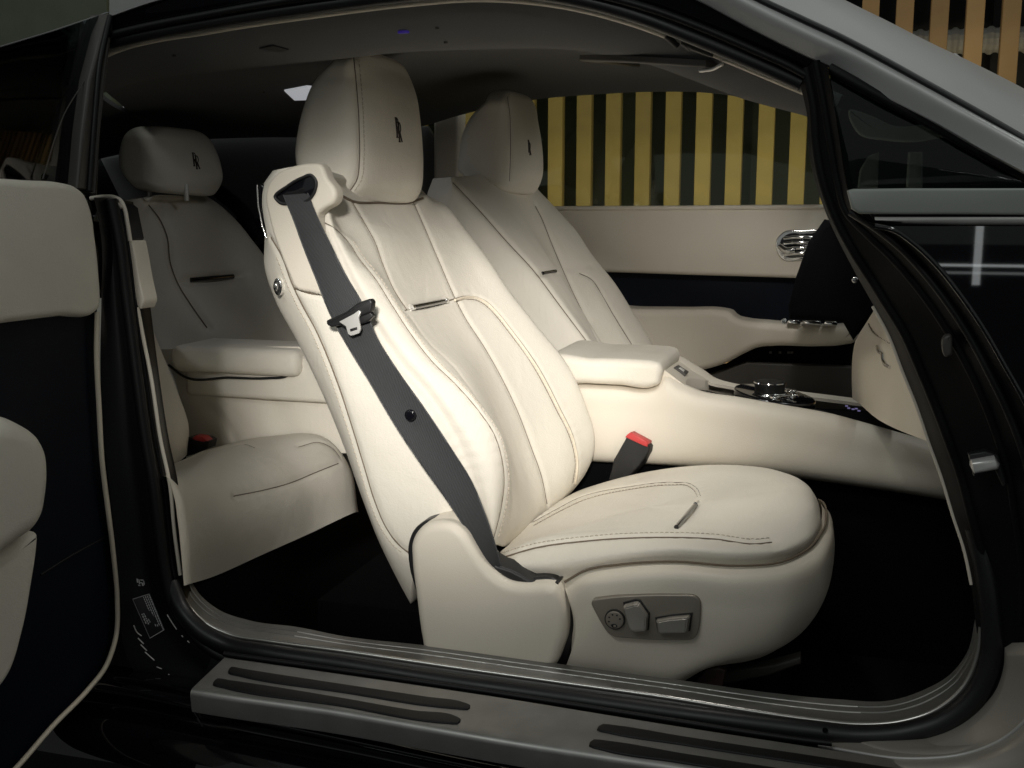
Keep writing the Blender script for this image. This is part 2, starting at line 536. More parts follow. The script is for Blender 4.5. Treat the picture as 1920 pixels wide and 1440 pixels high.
x_a = W(1043, 300, YW)[0]; x_b = W(1495, 300, YW)[0]
PER = (x_b - x_a) / 8; SW = PER * 0.51
first = None
k0 = int((-4.1 - x_a) / PER)
for k in range(k0, k0 + 75):
    xc = x_a + k * PER
    if xc > 5: break
    if first is None:
        first = box('slat', xc - SW / 2, xc + SW / 2, YW - .03, YW + .03, 0.0, 3.6, WOOD, wall, bev=0.004)
        base = first
        x0 = xc
    else:
        c = base.copy(); COL.objects.link(c); c.parent = wall; c.location = base.location + Vector((xc - x0, 0, 0))
DUCT = mat('white_duct', (0.5, 0.5, 0.48), 0.6)
dct = thing('ribbed_duct', 'pale ribbed duct running level behind the orange wooden slats', 'duct', W(1800, 80, YW + .3))
dz = W(1800, 78, YW + .3)[2]
nn = 700; V = []; xs = np.linspace(-4.0, 5.5, nn)
for i, x in enumerate(xs):
    r_ = 0.062 + (0.006 if (i // 2) % 2 else -0.004)
    V += [(x, YW + .3 + r_ * math.cos(a), dz + r_ * math.sin(a)) for a in np.linspace(0, 2 * math.pi, 14, endpoint=False)]
build('hose', V, grid_faces(nn, 14, True), DUCT, dct, smooth=False)
for xq in np.arange(-3.8, 5.4, 1.3): box('bracket', xq - .02, xq + .02, YW + .22, YW + .5, dz + .05, dz + .09, DARKWALL, dct)
BACKB = mat('grey_backing_board', (0.022, 0.025, 0.027), 0.7, var=.1)
rb_ = random.Random(8); xq = -4.1
while xq < 5.8:
    wq = rb_.uniform(.10, .5)
    if rb_.random() < .45: box('backing_board', xq, xq + wq, YW + .42, YW + .46, 0, 3.8, BACKB, wall)
    xq += wq + rb_.uniform(.05, .3)
gw = box('wall', -12, -4.22, YW, YW + .1, 0, 3.2, GREENWALL); struct(gw)

# ================================================================== seats
def close_loop(front, back_dx=0.0, yfar=1.86, ymid=1.60):
    """front: grids of curves from the near rear edge over the front to the far silhouette -> adds far rear edge and back"""
    c0 = resample(front[0], 60)
    far = c0.copy(); far[:, 1] = yfar
    m1 = c0.copy(); m1[:, 1] = c0[:, 1] + (yfar - c0[:, 1]) * 0.2; m1[:, 0] -= 0.022 + back_dx
    m2 = c0.copy(); m2[:, 1] = ymid; m2[:, 0] -= 0.028 + back_dx
    m3 = c0.copy(); m3[:, 1] = c0[:, 1] + (yfar - c0[:, 1]) * 0.8; m3[:, 0] -= 0.022 + back_dx
    return [resample(f, 60) for f in front] + [far, m3, m2, m1]


def headrest(parent, A, B, D, yn, yf, top, seams, logo, lsize, label=None, hn_=4.3):
    rings = []
    for a, b, d in zip(A, B, D):
        rings.append(se_ring(W(a[0], a[1], yn), W(b[0], b[1], yn), W(d[0], d[1], yf), n=hn_, m=128, k=1.055))
    t0 = rings[0]; c = t0.mean(0)
    tz = W(top[0], top[1], (yn + yf) / 2 - 0.04)[2]
    dz = tz - c[2]
    extra = [c + (t0 - c) * s + np.array([0, 0, dz * h]) for s, h in ((0.05, 1.0), (0.35, 0.985), (0.62, 0.90), (0.85, 0.58))]
    bt = rings[-1]; cb = bt.mean(0)
    low = [cb + (bt - cb) * s + np.array([0, 0, -h]) for s, h in ((0.92, 0.008), (0.75, 0.013), (0.4, 0.015), (0.05, 0.015))]
    G = ring_grid(extra + rings + low, 110)
    o, b = upholster('headrest', G, True, LEATHER, parent, seams=seams, thread=THREAD, label=label, stitches=[[(p[0] + 7, p[1]) for p in seams[0][0]]] if len(seams) > 1 else [])
    if logo:
        p, n = on(b, logo[0], logo[1])
        emblem(p, n, lsize, o)
    return o, b


def emblem(p, n, h, parent):
    """two overlapping letter R strokes, embroidered"""
    up = np.array([0, 0, 1.0]); up = up - n * np.dot(up, n); up /= np.linalg.norm(up)
    rt = np.cross(up, n); wd = h * 0.30; r = h * 0.030
    V, F = [], []
    def put(pts):
        P = np.array([p + rt * x * h + up * y * h + n * r * 0.3 for x, y in pts])
        v, f = tube_geo(P, r, 6)
        o = len(V); V.extend(v); F.extend([tuple(i + o for i in q) for q in f])
    for ox, oy in ((-0.16, 0.10), (0.04, -0.08)):
        put([(ox, oy - .42), (ox, oy + .42)])
        put([(ox + .055, oy - .42), (ox + .055, oy + .42)])
        put([(ox, oy + .42)] + [(ox + .10 + .13 * math.sin(a), oy + .21 + .21 * math.cos(a)) for a in np.linspace(0, math.pi, 9)] + [(ox + .05, oy)])
        put([(ox + .10, oy), (ox + .17, oy - .22), (ox + .25, oy - .42)])
        put([(ox + .14, oy), (ox + .21, oy - .22), (ox + .29, oy - .42)])
        put([(ox - .05, oy + .42), (ox + .08, oy + .42)]); put([(ox - .05, oy - .42), (ox + .10, oy - .42)])
    build('emblem', V, F, EMBLEM, parent)


# ---------------------------------------------------------------- near front seat
seat = thing('front_seat', 'cream leather front seat nearest the open door, brightly lit, with switch panel on its side', 'car seat',
             (-0.5, 1.6, 0.2), 'leather front seats')
c0 = WP([(511, 322), (492, 350), (496, 440), (497, 500), (514, 554), (563, 648), (614, 758), (650, 850), (677, 928), (710, 1014), (742, 1079), (770, 1130)], 1.37)
cS = WP([(520, 318), (505, 345), (512, 440), (528, 478), (549, 533), (587, 609), (633, 724), (656, 787), (683, 875), (703, 940), (724, 989), (785, 1075)], 1.335)
cP = WP([(560, 312), (545, 350), (560, 420), (580, 480), (610, 560), (655, 640), (700, 740), (735, 810), (775, 890), (810, 950), (845, 1010), (870, 1060)], 1.335)
c1 = WP([(600, 318), (604, 350), (612, 400), (636, 470), (674, 560), (724, 646), (756, 690), (794, 731), (829, 780), (857, 829), (880, 885), (900, 945), (918, 1022)], 1.352)
c1b = WP([(611, 330), (613, 360), (620, 405), (646, 470), (690, 553), (740, 632), (776, 678), (812, 720), (846, 765), (880, 815), (908, 865), (922, 930), (924, 1022)], 1.357)
c2 = WP([(620, 352), (624, 380), (632, 418), (654, 452), (675, 484), (703, 519), (738, 574), (770, 623), (811, 676), (857, 721), (899, 770), (927, 812), (944, 864), (947, 900), (943, 950), (932, 1022)], 1.385)
c3 = WP([(661, 375), (673, 399), (687, 420), (703, 449), (721, 498), (742, 545), (770, 595), (806, 641), (852, 686), (890, 737), (922, 790), (945, 836), (956, 880), (961, 930), (958, 985), (944, 1025)], 1.452)
c5 = WP([(770, 378), (778, 392), (787, 409), (808, 449), (829, 498), (850, 547), (874, 595), (906, 644), (944, 711), (975, 777), (996, 833), (1015, 885), (1026, 930), (1022, 965), (1000, 990)], 1.708)
c6 = WP([(800, 366), (815, 390), (838, 420), (872, 480), (907, 540), (945, 590), (1008, 675), (1046, 745), (1076, 815), (1085, 850), (1084, 885), (1070, 920), (1040, 950)], 1.805)
c7 = WP([(803, 372), (838, 390), (868, 427), (907, 478), (952, 545), (1005, 612), (1062, 685), (1097, 760), (1114, 820), (1113, 850), (1098, 888), (1072, 922), (1045, 950)], 1.85)
cols = close_loop([c0, cS, cP, c1, c1b, c2, c3, c5, c6, c7])
G = loft(cols, 300, 300, closed=True)
sm_shell = [(506, 446), (525, 478), (546, 533), (567, 577), (585, 609), (612, 669), (633, 724), (654, 787), (681, 875), (701, 940), (722, 989), (742, 1018), (765, 1038)]
sm_side = [(550, 541), (575, 549), (612, 553), (640, 552)]
sm1 = [(609, 417), (630, 428), (654, 452), (675, 484), (703, 519), (738, 574), (770, 623), (811, 676), (857, 721), (899, 770), (927, 812), (943, 862), (947, 900), (941, 955), (926, 1015)]
sm_edge = [(600, 392), (632, 468), (672, 558), (724, 644), (756, 688), (794, 729), (829, 778), (857, 827), (880, 883), (900, 943), (920, 1015)]
sm2 = [(664, 380), (687, 420), (703, 449), (721, 498), (742, 545), (765, 580)]
sm2b = [(766, 588), (804, 641), (850, 686), (888, 737), (920, 790), (943, 836), (954, 885)]
sm3 = [(777, 378), (787, 400), (808, 449), (829, 498), (850, 547), (874, 595), (906, 644), (944, 711), (975, 777), (996, 833), (1019, 899), (1028, 945)]
smb = [(757, 581), (800, 573), (843, 563)]
sm6 = [(838, 564), (853, 560), (872, 555), (893, 556), (912, 564), (930, 581), (960, 618), (1010, 688), (1048, 760), (1078, 826), (1085, 870), (1081, 908)]
sm6b = [(852, 566), (873, 561), (892, 562), (908, 570), (925, 586), (954, 622), (1004, 693), (1042, 765), (1072, 830), (1079, 870), (1075, 905)]
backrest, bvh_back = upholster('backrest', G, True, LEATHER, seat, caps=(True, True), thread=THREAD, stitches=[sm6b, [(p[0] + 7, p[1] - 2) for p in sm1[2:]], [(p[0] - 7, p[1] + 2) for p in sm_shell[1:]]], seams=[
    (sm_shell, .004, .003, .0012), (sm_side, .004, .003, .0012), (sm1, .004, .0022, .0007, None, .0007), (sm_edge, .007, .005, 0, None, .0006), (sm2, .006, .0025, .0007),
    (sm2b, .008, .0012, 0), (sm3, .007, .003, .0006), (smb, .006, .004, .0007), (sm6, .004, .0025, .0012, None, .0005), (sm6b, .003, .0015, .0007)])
# piping between the double seam
Pp, Pn = px_path(bvh_back, [((a[0] + b[0]) / 2, (a[1] + b[1]) / 2) for a, b in zip(sm6[1:], sm6b)])
tube('piping', Pp + Pn * 0.0008, 0.0022, PIPING, backrest)
# pull bar
pa, na = on(bvh_back, 768, 577); pb, nb = on(bvh_back, 833, 564)
Lb = np.linspace(0, 1, 12)[:, None]
tube('pull_tab', pa + (pb - pa) * Lb + (na + nb) / 2 * 0.003, 0.0042, PIANO, backrest)
for q, s in ((pa, 1), (pb, -1)):
    d = (pb - pa) / np.linalg.norm(pb - pa) * s
    tube('end_cap', np.array([q - d * .003 + na * .003, q + na * .003, q + d * 0.008 + na * .003]), 0.005, CHROME, backrest)

hrA = [(666, 112), (669, 150), (673, 200), (676, 250), (678, 300), (674, 344), (662, 368)]
hrB = [(622, 112), (580, 150), (556, 200), (543, 250), (539, 290), (545, 318), (566, 345)]
hrD = [(774, 146), (790, 180), (799, 224), (804, 268), (806, 311), (804, 346), (795, 369)]
sm = [(664, 97), (669, 150), (673, 200), (675, 250), (675, 300), (670, 338), (656, 360)]
head, bvh_head = headrest(seat, hrA, hrB, hrD, 1.485, 1.725, (690, 94), [(sm, .004, .0025, .0008), ([(p[0] + 8, p[1]) for p in sm], .003, .001, 0)], (746, 244), 0.036)

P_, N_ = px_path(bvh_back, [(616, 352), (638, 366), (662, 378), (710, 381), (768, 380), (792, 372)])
if len(P_) > 5: tube('headrest_contact_shadow', P_ + N_ * .0005, .0022, THREAD, head, n=60)  # dark tube stands in for the contact shadow below the headrest
# shoulder cap with belt slot
nY = (0, -1, 0)
cap = plate('belt_guide', WP([(496, 372), (501, 346), (518, 325), (546, 312), (580, 306), (600, 308), (614, 335), (629, 358), (630, 368), (626, 379), (606, 393), (596, 402), (596, 425), (608, 475), (628, 525), (630, 545), (618, 553), (580, 549), (553, 541), (540, 515), (524, 476), (511, 440), (502, 405)], 1.328),
            nY, 0.022, 0.006, TRIM, seat, smooth_n=180)
slot = smooth_closed(WP([(517, 371), (540, 349), (566, 334), (585, 329), (593, 339), (591, 358), (580, 374), (552, 380), (526, 380)], 1.3275), 70)
plate('belt_slot', slot, nY, 0.006, 0.0005, PIANO, cap)
tube('slot_bezel', np.concatenate([slot, slot[:3]]) + np.array([0, -0.0012, 0]), 0.0022, BLACK_PL, cap)
# gloss black rear strip, chrome edge, recline knob
st = plate('shell_strip', WP([(482, 350), (489, 343), (498, 352), (500, 385), (505, 425), (509, 443), (497, 444), (488, 405)], 1.345), nY, 0.03, 0.004, PIANO, seat)
tube('chrome_edge', WP([(482, 347), (484, 385), (492, 425), (499, 446)], 1.343), 0.0013, CHROME, st)
for dy, rr, mm in ((0, .0125, CHROME), (-.004, .009, BLACK_PL), (-.007, .006, CHROME)):
    c = W(520, 538, 1.338)
    ring = np.array([c + np.array([rr * .55 * math.cos(a), dy, rr * math.sin(a)]) for a in np.linspace(0, 2 * math.pi, 36, endpoint=False)])
    plate('release_knob', ring, nY, 0.008, 0.002, mm, seat)

# ------- cushion
def ringpts(l): return np.array([W(*p) for p in l])
# rings: (px, py, y) counter-clockwise from near-rear along the near side to the front, round the nose, back along the far side
R_low = [(962, 1075, 1.345), (1050, 1082, 1.330), (1150, 1064, 1.325), (1265, 1056, 1.325), (1380, 1062, 1.330), (1450, 1055, 1.350), (1505, 1034, 1.40), (1533, 1005, 1.48), (1538, 985, 1.58),
         (1530, 955, 1.70), (1512, 935, 1.78), (1460, 925, 1.84), (1380, 920, 1.86), (1280, 925, 1.865), (1180, 935, 1.865), (1090, 950, 1.86), (1030, 985, 1.70), (960, 1030, 1.45)]
R_mid = [(952, 1060, 1.338), (1040, 1060, 1.322), (1150, 1042, 1.318), (1265, 1032, 1.318), (1380, 1038, 1.325), (1455, 1034, 1.345), (1508, 1015, 1.40), (1536, 988, 1.48), (1539, 968, 1.58),
         (1530, 935, 1.70), (1508, 910, 1.79), (1455, 890, 1.845), (1380, 884, 1.868), (1280, 890, 1.872), (1180, 905, 1.872), (1090, 925, 1.865), (1025, 968, 1.70), (948, 1035, 1.45)]
R_top = [(950, 1040, 1.36), (1020, 1022, 1.352), (1110, 1012, 1.352), (1230, 1006, 1.352), (1340, 1010, 1.358), (1430, 1012, 1.375), (1490, 990, 1.42), (1522, 958, 1.49), (1528, 938, 1.58),
         (1515, 912, 1.69), (1490, 894, 1.77), (1440, 879, 1.82), (1370, 873, 1.842), (1280, 877, 1.846), (1185, 892, 1.846), (1100, 915, 1.842), (1020, 962, 1.68), (950, 1028, 1.47)]
R_in = [(965, 1025, 1.42), (1030, 1003, 1.41), (1110, 993, 1.41), (1220, 985, 1.41), (1310, 985, 1.42), (1380, 980, 1.43), (1440, 958, 1.47), (1470, 930, 1.52), (1475, 917, 1.58),
        (1462, 901, 1.66), (1435, 890, 1.72), (1395, 884, 1.75), (1335, 882, 1.77), (1265, 887, 1.775), (1180, 903, 1.775), (1105, 925, 1.77), (1030, 962, 1.66), (965, 1018, 1.48)]
rl, rm, rt_, ri = [smooth_closed(ringpts(r), 220) for r in (R_low, R_mid, R_top, R_in)]
under = rl.copy(); under[:, 2] -= 0.05; uc = under.mean(0); under = uc + (under - uc) * 0.94
ctr = ri.mean(0)
inner = [ctr + (ri - ctr) * s + np.array([0, 0, -0.003 * (1 - s)]) for s in (0.78, 0.55, 0.3, 0.001)]
G = ring_grid([under, rl, rm, rt_, ri] + inner, 150)
smA = [(932, 1046), (1000, 1026), (1100, 1012), (1230, 1005), (1340, 1008), (1418, 1017), (1447, 1014)]
smB = [(985, 985), (1040, 955), (1085, 932), (1180, 911), (1262, 903), (1295, 906), (1308, 916), (1313, 928)]
smB2 = [(1000, 985), (1050, 958), (1090, 939), (1182, 917), (1258, 909), (1290, 911), (1302, 920), (1307, 930)]
smC = [(1450, 1053), (1500, 1036), (1528, 1010), (1538, 982), (1536, 962)]
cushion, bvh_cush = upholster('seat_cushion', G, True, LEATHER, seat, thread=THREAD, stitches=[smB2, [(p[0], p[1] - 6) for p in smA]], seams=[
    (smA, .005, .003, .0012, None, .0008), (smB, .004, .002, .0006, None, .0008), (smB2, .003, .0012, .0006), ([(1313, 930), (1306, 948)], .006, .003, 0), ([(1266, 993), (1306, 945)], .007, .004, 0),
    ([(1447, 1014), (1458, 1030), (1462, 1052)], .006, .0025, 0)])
pa, na = on(bvh_cush, 1268, 991); pb, nb = on(bvh_cush, 1304, 948)
tube('pull_tab', pa + (pb - pa) * Lb + (na + nb) / 2 * 0.002, 0.0035, PIANO, cushion)
tube('end_cap', np.array([pb - (pb - pa) * .02, pb + (pb - pa) * .10]) + nb * .0025, 0.0042, CHROME, cushion)

# ------- side valance wrapped round the front of the cushion
V_top = [(1056, 1096, 1.325), (1100, 1072, 1.322), (1160, 1062, 1.318), (1265, 1056, 1.316), (1380, 1064, 1.320), (1452, 1060, 1.340), (1510, 1036, 1.395), (1541, 1000, 1.475), (1549, 968, 1.585),
         (1543, 945, 1.70), (1525, 935, 1.79)]
V_sh = [(1061, 1109, 1.305), (1100, 1088, 1.298), (1160, 1078, 1.294), (1265, 1072, 1.292), (1385, 1082, 1.296), (1465, 1076, 1.320), (1530, 1052, 1.385), (1557, 1015, 1.47), (1561, 985, 1.585),
        (1553, 960, 1.71), (1532, 950, 1.80)]
V_mid = [(1078, 1160, 1.300), (1110, 1140, 1.288), (1170, 1135, 1.284), (1265, 1135, 1.282), (1385, 1145, 1.286), (1470, 1140, 1.312), (1535, 1115, 1.38), (1558, 1080, 1.47), (1560, 1045, 1.585),
         (1550, 1010, 1.71), (1530, 995, 1.80)]
V_lo = [(1073, 1215, 1.300), (1105, 1212, 1.292), (1170, 1218, 1.29), (1262, 1228, 1.29), (1370, 1228, 1.298), (1440, 1218, 1.325), (1495, 1192, 1.395), (1528, 1155, 1.48), (1535, 1115, 1.585),
        (1530, 1070, 1.70), (1515, 1050, 1.79)]
V_bot = [(1056, 1262, 1.31), (1105, 1275, 1.308), (1170, 1285, 1.308), (1250, 1290, 1.308), (1330, 1252, 1.33), (1400, 1240, 1.36), (1450, 1222, 1.42), (1490, 1185, 1.50), (1500, 1150, 1.59),
         (1495, 1100, 1.69), (1485, 1080, 1.77)]
rows = [resample(ringpts(r), 200) for r in (V_top, V_sh, V_mid, V_lo, V_bot)]
G = ring_grid(rows, 90)
val, bvh_val = upholster('side_valance', G, False, TRIM, seat, thread=THREAD)
tube('valance_shadow_line', resample(ringpts(V_top), 160)[:150] + [0, -.002, .003], .0016, THREAD, val, n=150)  # dark tube painted in as the shadow line under the cushion
# inner skin so that it has thickness
build('valance_liner', (G + np.array([-0.006, 0.012, 0])).reshape(-1, 3), grid_faces(*G.shape[:2]), TRIM, seat)

# switch panel
SWITCH = mat('satin_chrome_switch', (0.50, 0.47, 0.43), 0.3, metal=0.75)
def panel_pts(l, n, off=0.0, y=1.287):
    return smooth_closed(WP(l, y - off), n)
pp = WP(fillet([(1106, 1123), (1150, 1116), (1225, 1112), (1316, 1113), (1315, 1160), (1307, 1198), (1225, 1198), (1145, 1191), (1128, 1165)], [14, 40, 40, 24, 30, 20, 60, 26, 20]), 1.283)
sp = plate('switch_panel', pp + [0, -.006, 0], nY, 0.025, 0.002, TAUPE, seat)
dial = W(1152, 1163, 1.272)
ring = lambda c, rx, rz, n=40: np.array([c + np.array([rx * math.cos(a), 0, rz * math.sin(a)]) for a in np.linspace(0, 2 * math.pi, n, endpoint=False)])
plate('lumbar_dial', ring(dial, .0118, .0118), nY, 0.006, 0.0015, TAUPE, sp)
plate('dial_gap', ring(dial + [0, .0015, 0], .0132, .0132), nY, 0.004, 0.0005, BLACK_PL, sp)
for a in range(6):
    th = math.radians(20 + a * 45)
    plate('dial_mark', ring(dial + np.array([.0075 * math.cos(th), -.0004, .0075 * math.sin(th)]), .0012, .0012, 10), nY, .001, .0002, BLACK_PL, sp)
plate('dial_mark', ring(dial + np.array([0, -.0004, -.0075]), .0038, .0028, 20), nY, .001, .0002, BLACK_PL, sp)
plate('dial_mark', ring(dial + np.array([0.0006, -.001, -.0075]), .002, .0016, 20), nY, .001, .0002, TAUPE, sp)
for poly in ([(1170, 1133), (1192, 1127), (1199, 1128), (1216, 1152), (1214, 1180), (1190, 1182), (1182, 1176)],
             [(1231, 1160), (1260, 1155), (1295, 1152), (1291, 1183), (1235, 1184)]):
    P = WP(poly, 1.273)
    c = P.mean(0)
    plate('switch_gap', c + (P - c) * 1.10 + np.array([0, .0015, 0]), nY, .004, .0006, BLACK_PL, sp)
    tp = smooth_closed(np.repeat(P, 1, 0), 1) if False else P
    P2 = c + (P - c) * 0.86 + np.array([0, -0.010, 0])
    n = len(P)
    Vv = np.concatenate([P, P + np.array([0, -.006, 0]), P2]); Ff = grid_faces(3, n, True) + [tuple(2 * n + k for k in range(n))]
    o = build('seat_switch', Vv, Ff, SWITCH, sp, smooth=False)
    bm = bmesh.new(); bm.from_mesh(o.data); bmesh.ops.bevel(bm, geom=bm.edges[:], offset=.0012, segments=2, affect='EDGES'); bm.to_mesh(o.data); bm.free()

# rear side shield
sh_px = [(768, 1050), (768, 1022), (778, 1000), (795, 985), (820, 979), (850, 984), (868, 998), (888, 1028), (905, 1055), (925, 1078), (950, 1094), (985, 1100), (1025, 1100), (1040, 1105),
         (1049, 1118), (1057, 1142), (1060, 1170), (1058, 1200), (1050, 1225), (1036, 1255), (1000, 1270), (900, 1262), (797, 1245), (787, 1200), (776, 1120)]
plate('side_shield', WP(sh_px, 1.283), nY, 0.06, 0.014, TRIM, seat, smooth_n=220, steps=8)
# dark gap liner behind the shield and hinge cover
gp_px = [(766, 1060), (765, 1020), (774, 996), (794, 978), (822, 972), (853, 977), (874, 992), (905, 1040), (925, 1060), (960, 1082), (1044, 1090), (1060, 1108), (1072, 1145), (1076, 1180), (1072, 1215), (1055, 1262), (810, 1245), (782, 1120)]
plate('shield_gap', WP(gp_px, 1.310), nY, 0.03, 0.004, BLACK_PL, seat, smooth_n=160)
# black tray where the belt enters
plate('belt_tray', WP([(895, 1035), (915, 1050), (935, 1062), (960, 1070), (1000, 1092), (1046, 1094), (1046, 1108), (1000, 1112), (950, 1105), (920, 1088)], 1.300), nY, 0.04, 0.004, BLACK_PL, seat)
# seat runner
plate('seat_runner', WP([(1300, 1285), (1322, 1255), (1345, 1250), (1362, 1258), (1355, 1290)], 1.34), nY, .03, .004, mat('red_brown_plastic', (0.05, 0.028, 0.024), 0.5), seat)
plate('seat_runner', WP([(1350, 1262), (1450, 1246), (1500, 1232), (1502, 1246), (1440, 1268), (1360, 1284)], 1.38), nY, .02, .004, GREY_PL, seat)
box('seat_base', -0.75, -0.22, 1.42, 1.80, 0.12, 0.40, CARPET, seat)

# ---------------------------------------------------------------- seat belt of the near seat
belt = thing('seat_belt', 'dark grey seat belt strap hanging down the side of the brightly lit front seat', 'seat belt', W(760, 780, 1.31))
Lp = [(532, 366), (550, 410), (570, 465), (592, 520), (620, 590), (650, 645), (690, 710), (740, 795), (790, 870), (840, 940), (875, 995), (900, 1040), (918, 1075), (928, 1100)]
Rp = [(577, 362), (594, 405), (618, 455), (645, 510), (685, 580), (705, 630), (742, 690), (795, 765), (845, 840), (885, 905), (908, 960), (925, 1010), (938, 1055), (947, 1095)]
yl = [1.324, 1.318, 1.319, 1.320, 1.316, 1.314, 1.312, 1.310, 1.308, 1.306, 1.300, 1.298, 1.300, 1.31]
Lc = resample(np.array([W(p[0], p[1], y) for p, y in zip(Lp, yl)]), 150)
Rc = resample(np.array([W(p[0], p[1], y + .004) for p, y in zip(Rp, yl)]), 150)
NW = 12; V = []; UVs = []
for i in range(150):
    for s in (0, 1):
        for k in range(NW):
            t = k / (NW - 1)
            bow = 0.003 * math.sin(math.pi * t) * math.sin(i * .05)
            V.append(Lc[i] * (1 - t) + Rc[i] * t + np.array([0, -bow + s * 0.0016, 0]))
F = []
for i in range(149):
    a, b = i * 2 * NW, (i + 1) * 2 * NW
    for k in range(NW - 1):
        F.append((a + k, a + k + 1, b + k + 1, b + k)); F.append((a + NW + k + 1, a + NW + k, b + NW + k, b + NW + k + 1))
    F.append((a, b, b + NW, a + NW)); F.append((a + NW - 1, a + 2 * NW - 1, b + 2 * NW - 1, b + NW - 1))
strap = build('strap', V, F, WEB, belt, auto=50)
uvl = strap.data.uv_layers.new(name='UVMap')
for l in strap.data.loops:
    vi = l.vertex_index; uvl.data[l.index].uv = ((vi % NW) / (NW - 1) * 0.5, (vi // (2 * NW)) / 150 * 6)
for edge in (Lc, Rc):
    tube('selvage', edge + np.array([0, -.0004, 0]), 0.0011, WEB, strap, seg=6)
# tongue
T1 = WP(fillet([(611, 601), (648, 585), (670, 568), (692, 560), (698, 566), (695, 586), (668, 596), (650, 607), (621, 614), (612, 609)], 5, 5), 1.300)
tg = plate('tongue', T1, nY, 0.012, 0.0025, BLACK_PL, belt)
T2 = WP([(636, 603), (664, 588), (672, 582), (676, 585), (672, 596), (676, 617), (673, 625), (658, 630), (652, 626), (648, 612)], 1.296)
plate('tongue_blade', T2, nY, 0.003, 0.001, STEEL, belt)
plate('blade_slot', WP([(656, 617), (669, 613), (670, 618), (657, 622)], 1.2955), nY, 0.002, 0.0004, BLACK_PL, belt)
plate('tongue_back', WP([(632, 605), (690, 582), (700, 592), (690, 603), (650, 618)], 1.304), nY, 0.008, 0.002, BLACK_PL, belt)
c = W(767, 779, 1.300)
plate('stop_button', ring(c, .0075, .0075, 30), nY, 0.006, 0.0025, PIANO, belt)

# buckle by the console
bk = thing('belt_buckle', 'black seat belt buckle with red button standing beside the centre console', 'buckle', W(1180, 900, 1.865))
plate('buckle_body', WP([(1176, 816), (1180, 812), (1212, 830), (1217, 838), (1215, 848), (1198, 874), (1170, 904), (1140, 900), (1150, 862)], 1.862), (-0.3, -0.95, 0), 0.026, 0.004, BLACK_PL, bk)
V_, F_ = plate_geo(WP([(1175, 815), (1181, 811), (1214, 829), (1213, 838), (1206, 836), (1172, 820)], 1.8605), (-0.3, -0.95, 0), 0.022, 0.002)
build('release_button', V_, F_, RED, bk)

# ---------------------------------------------------------------- far front seat
fs = thing('front_seat', 'cream leather front seat on the far side of the centre console', 'car seat', (-0.3, 2.4, 0.2), 'leather front seats')
d0 = WP([(848, 332), (835, 372), (850, 430), (905, 545), (965, 650), (1020, 750), (1050, 800)], 2.13)
d1 = WP([(850, 332), (870, 362), (897, 390), (947, 447), (1003, 508), (1045, 564), (1105, 644), (1165, 740), (1195, 790)], 2.135)
d2 = WP([(880, 330), (905, 358), (935, 392), (980, 447), (1030, 512), (1072, 575), (1122, 650), (1175, 735), (1205, 790)], 2.19)
d3 = WP([(900, 328), (930, 356), (958, 392), (998, 447), (1045, 512), (1088, 580), (1135, 655), (1185, 735), (1215, 790)], 2.25)
d4 = WP([(985, 342), (1000, 372), (1014, 400), (1038, 459), (1073, 540), (1125, 640), (1165, 710), (1200, 770)], 2.50)
d5 = WP([(1003, 350), (1030, 388), (1055, 425), (1085, 470), (1114, 522), (1140, 560), (1180, 625), (1210, 680), (1225, 760)], 2.57)
d6 = WP([(1008, 355), (1040, 388), (1078, 430), (1112, 480), (1152, 530), (1190, 590), (1215, 630), (1232, 665), (1240, 740)], 2.625)
G = loft(close_loop([d0, d1, d2, d3, d4, d5, d6], 0.06, 2.63, 2.38), 160, 200, closed=True)
fb, bvh_f = upholster('backrest', G, True, LEATHER, fs, caps=(True, True), thread=THREAD, seams=[
    ([(850, 340), (897, 390), (947, 447), (1003, 508), (1045, 564), (1105, 644)], .006, .004, .0010),
    ([(1006, 385), (1014, 400), (1038, 459), (1073, 540), (1125, 644)], .009, .005, .0008),
    ([(1087, 512), (1108, 522), (1132, 557), (1150, 588), (1185, 645)], .005, .003, .0010),
    ([(1012, 513), (1045, 508)], .008, .006, 0),
    ([(1045, 508), (1110, 497)], .008, .003, 0)])
pa, na = on(bvh_f, 1016, 513); pb, nb = on(bvh_f, 1040, 509)
tube('pull_tab', pa + (pb - pa) * Lb + (na + nb) / 2 * 0.002, 0.004, PIANO, fb)
fA = [(955, 190), (957, 215), (958, 250), (958, 290), (957, 325), (950, 352)]
fB = [(904, 190), (878, 215), (859, 250), (852, 290), (850, 318), (872, 338)]
fD = [(1010, 204), (1015, 228), (1022, 262), (1026, 299), (1025, 330), (1014, 356)]
headrest(fs, fA, fB, fD, 2.27, 2.50, (966, 169), [([(952, 180), (957, 215), (958, 250), (958, 290), (956, 340)], .005, .002, .0006)], (992, 277), 0.032)
# cushion of the far seat
q = [np.array([-0.42, 2.12, .50]), np.array([0.02, 2.12, .54]), np.array([0.12, 2.38, .53]), np.array([0.02, 2.64, .54]), np.array([-0.42, 2.64, .50]), np.array([-0.5, 2.38, .48])]
rg = smooth_closed(q, 80); cc = rg.mean(0)
G = ring_grid([cc + (rg - cc) * s + np.array([0, 0, h]) for s, h in ((.93, -.16), (1.0, -.1), (1.0, -.05), (.96, -.015), (.85, 0), (.5, .004), (.05, 0))], 40)
upholster('seat_cushion', G, True, LEATHER, fs)
box('seat_base', -0.40, 0.02, 2.2, 2.56, 0.12, 0.38, CARPET, fs)

# ================================================================== the car
car = thing('car', 'two-tone black and silver coupe standing with its side door open, cream interior in view', 'car', (0, 2.0, 0))


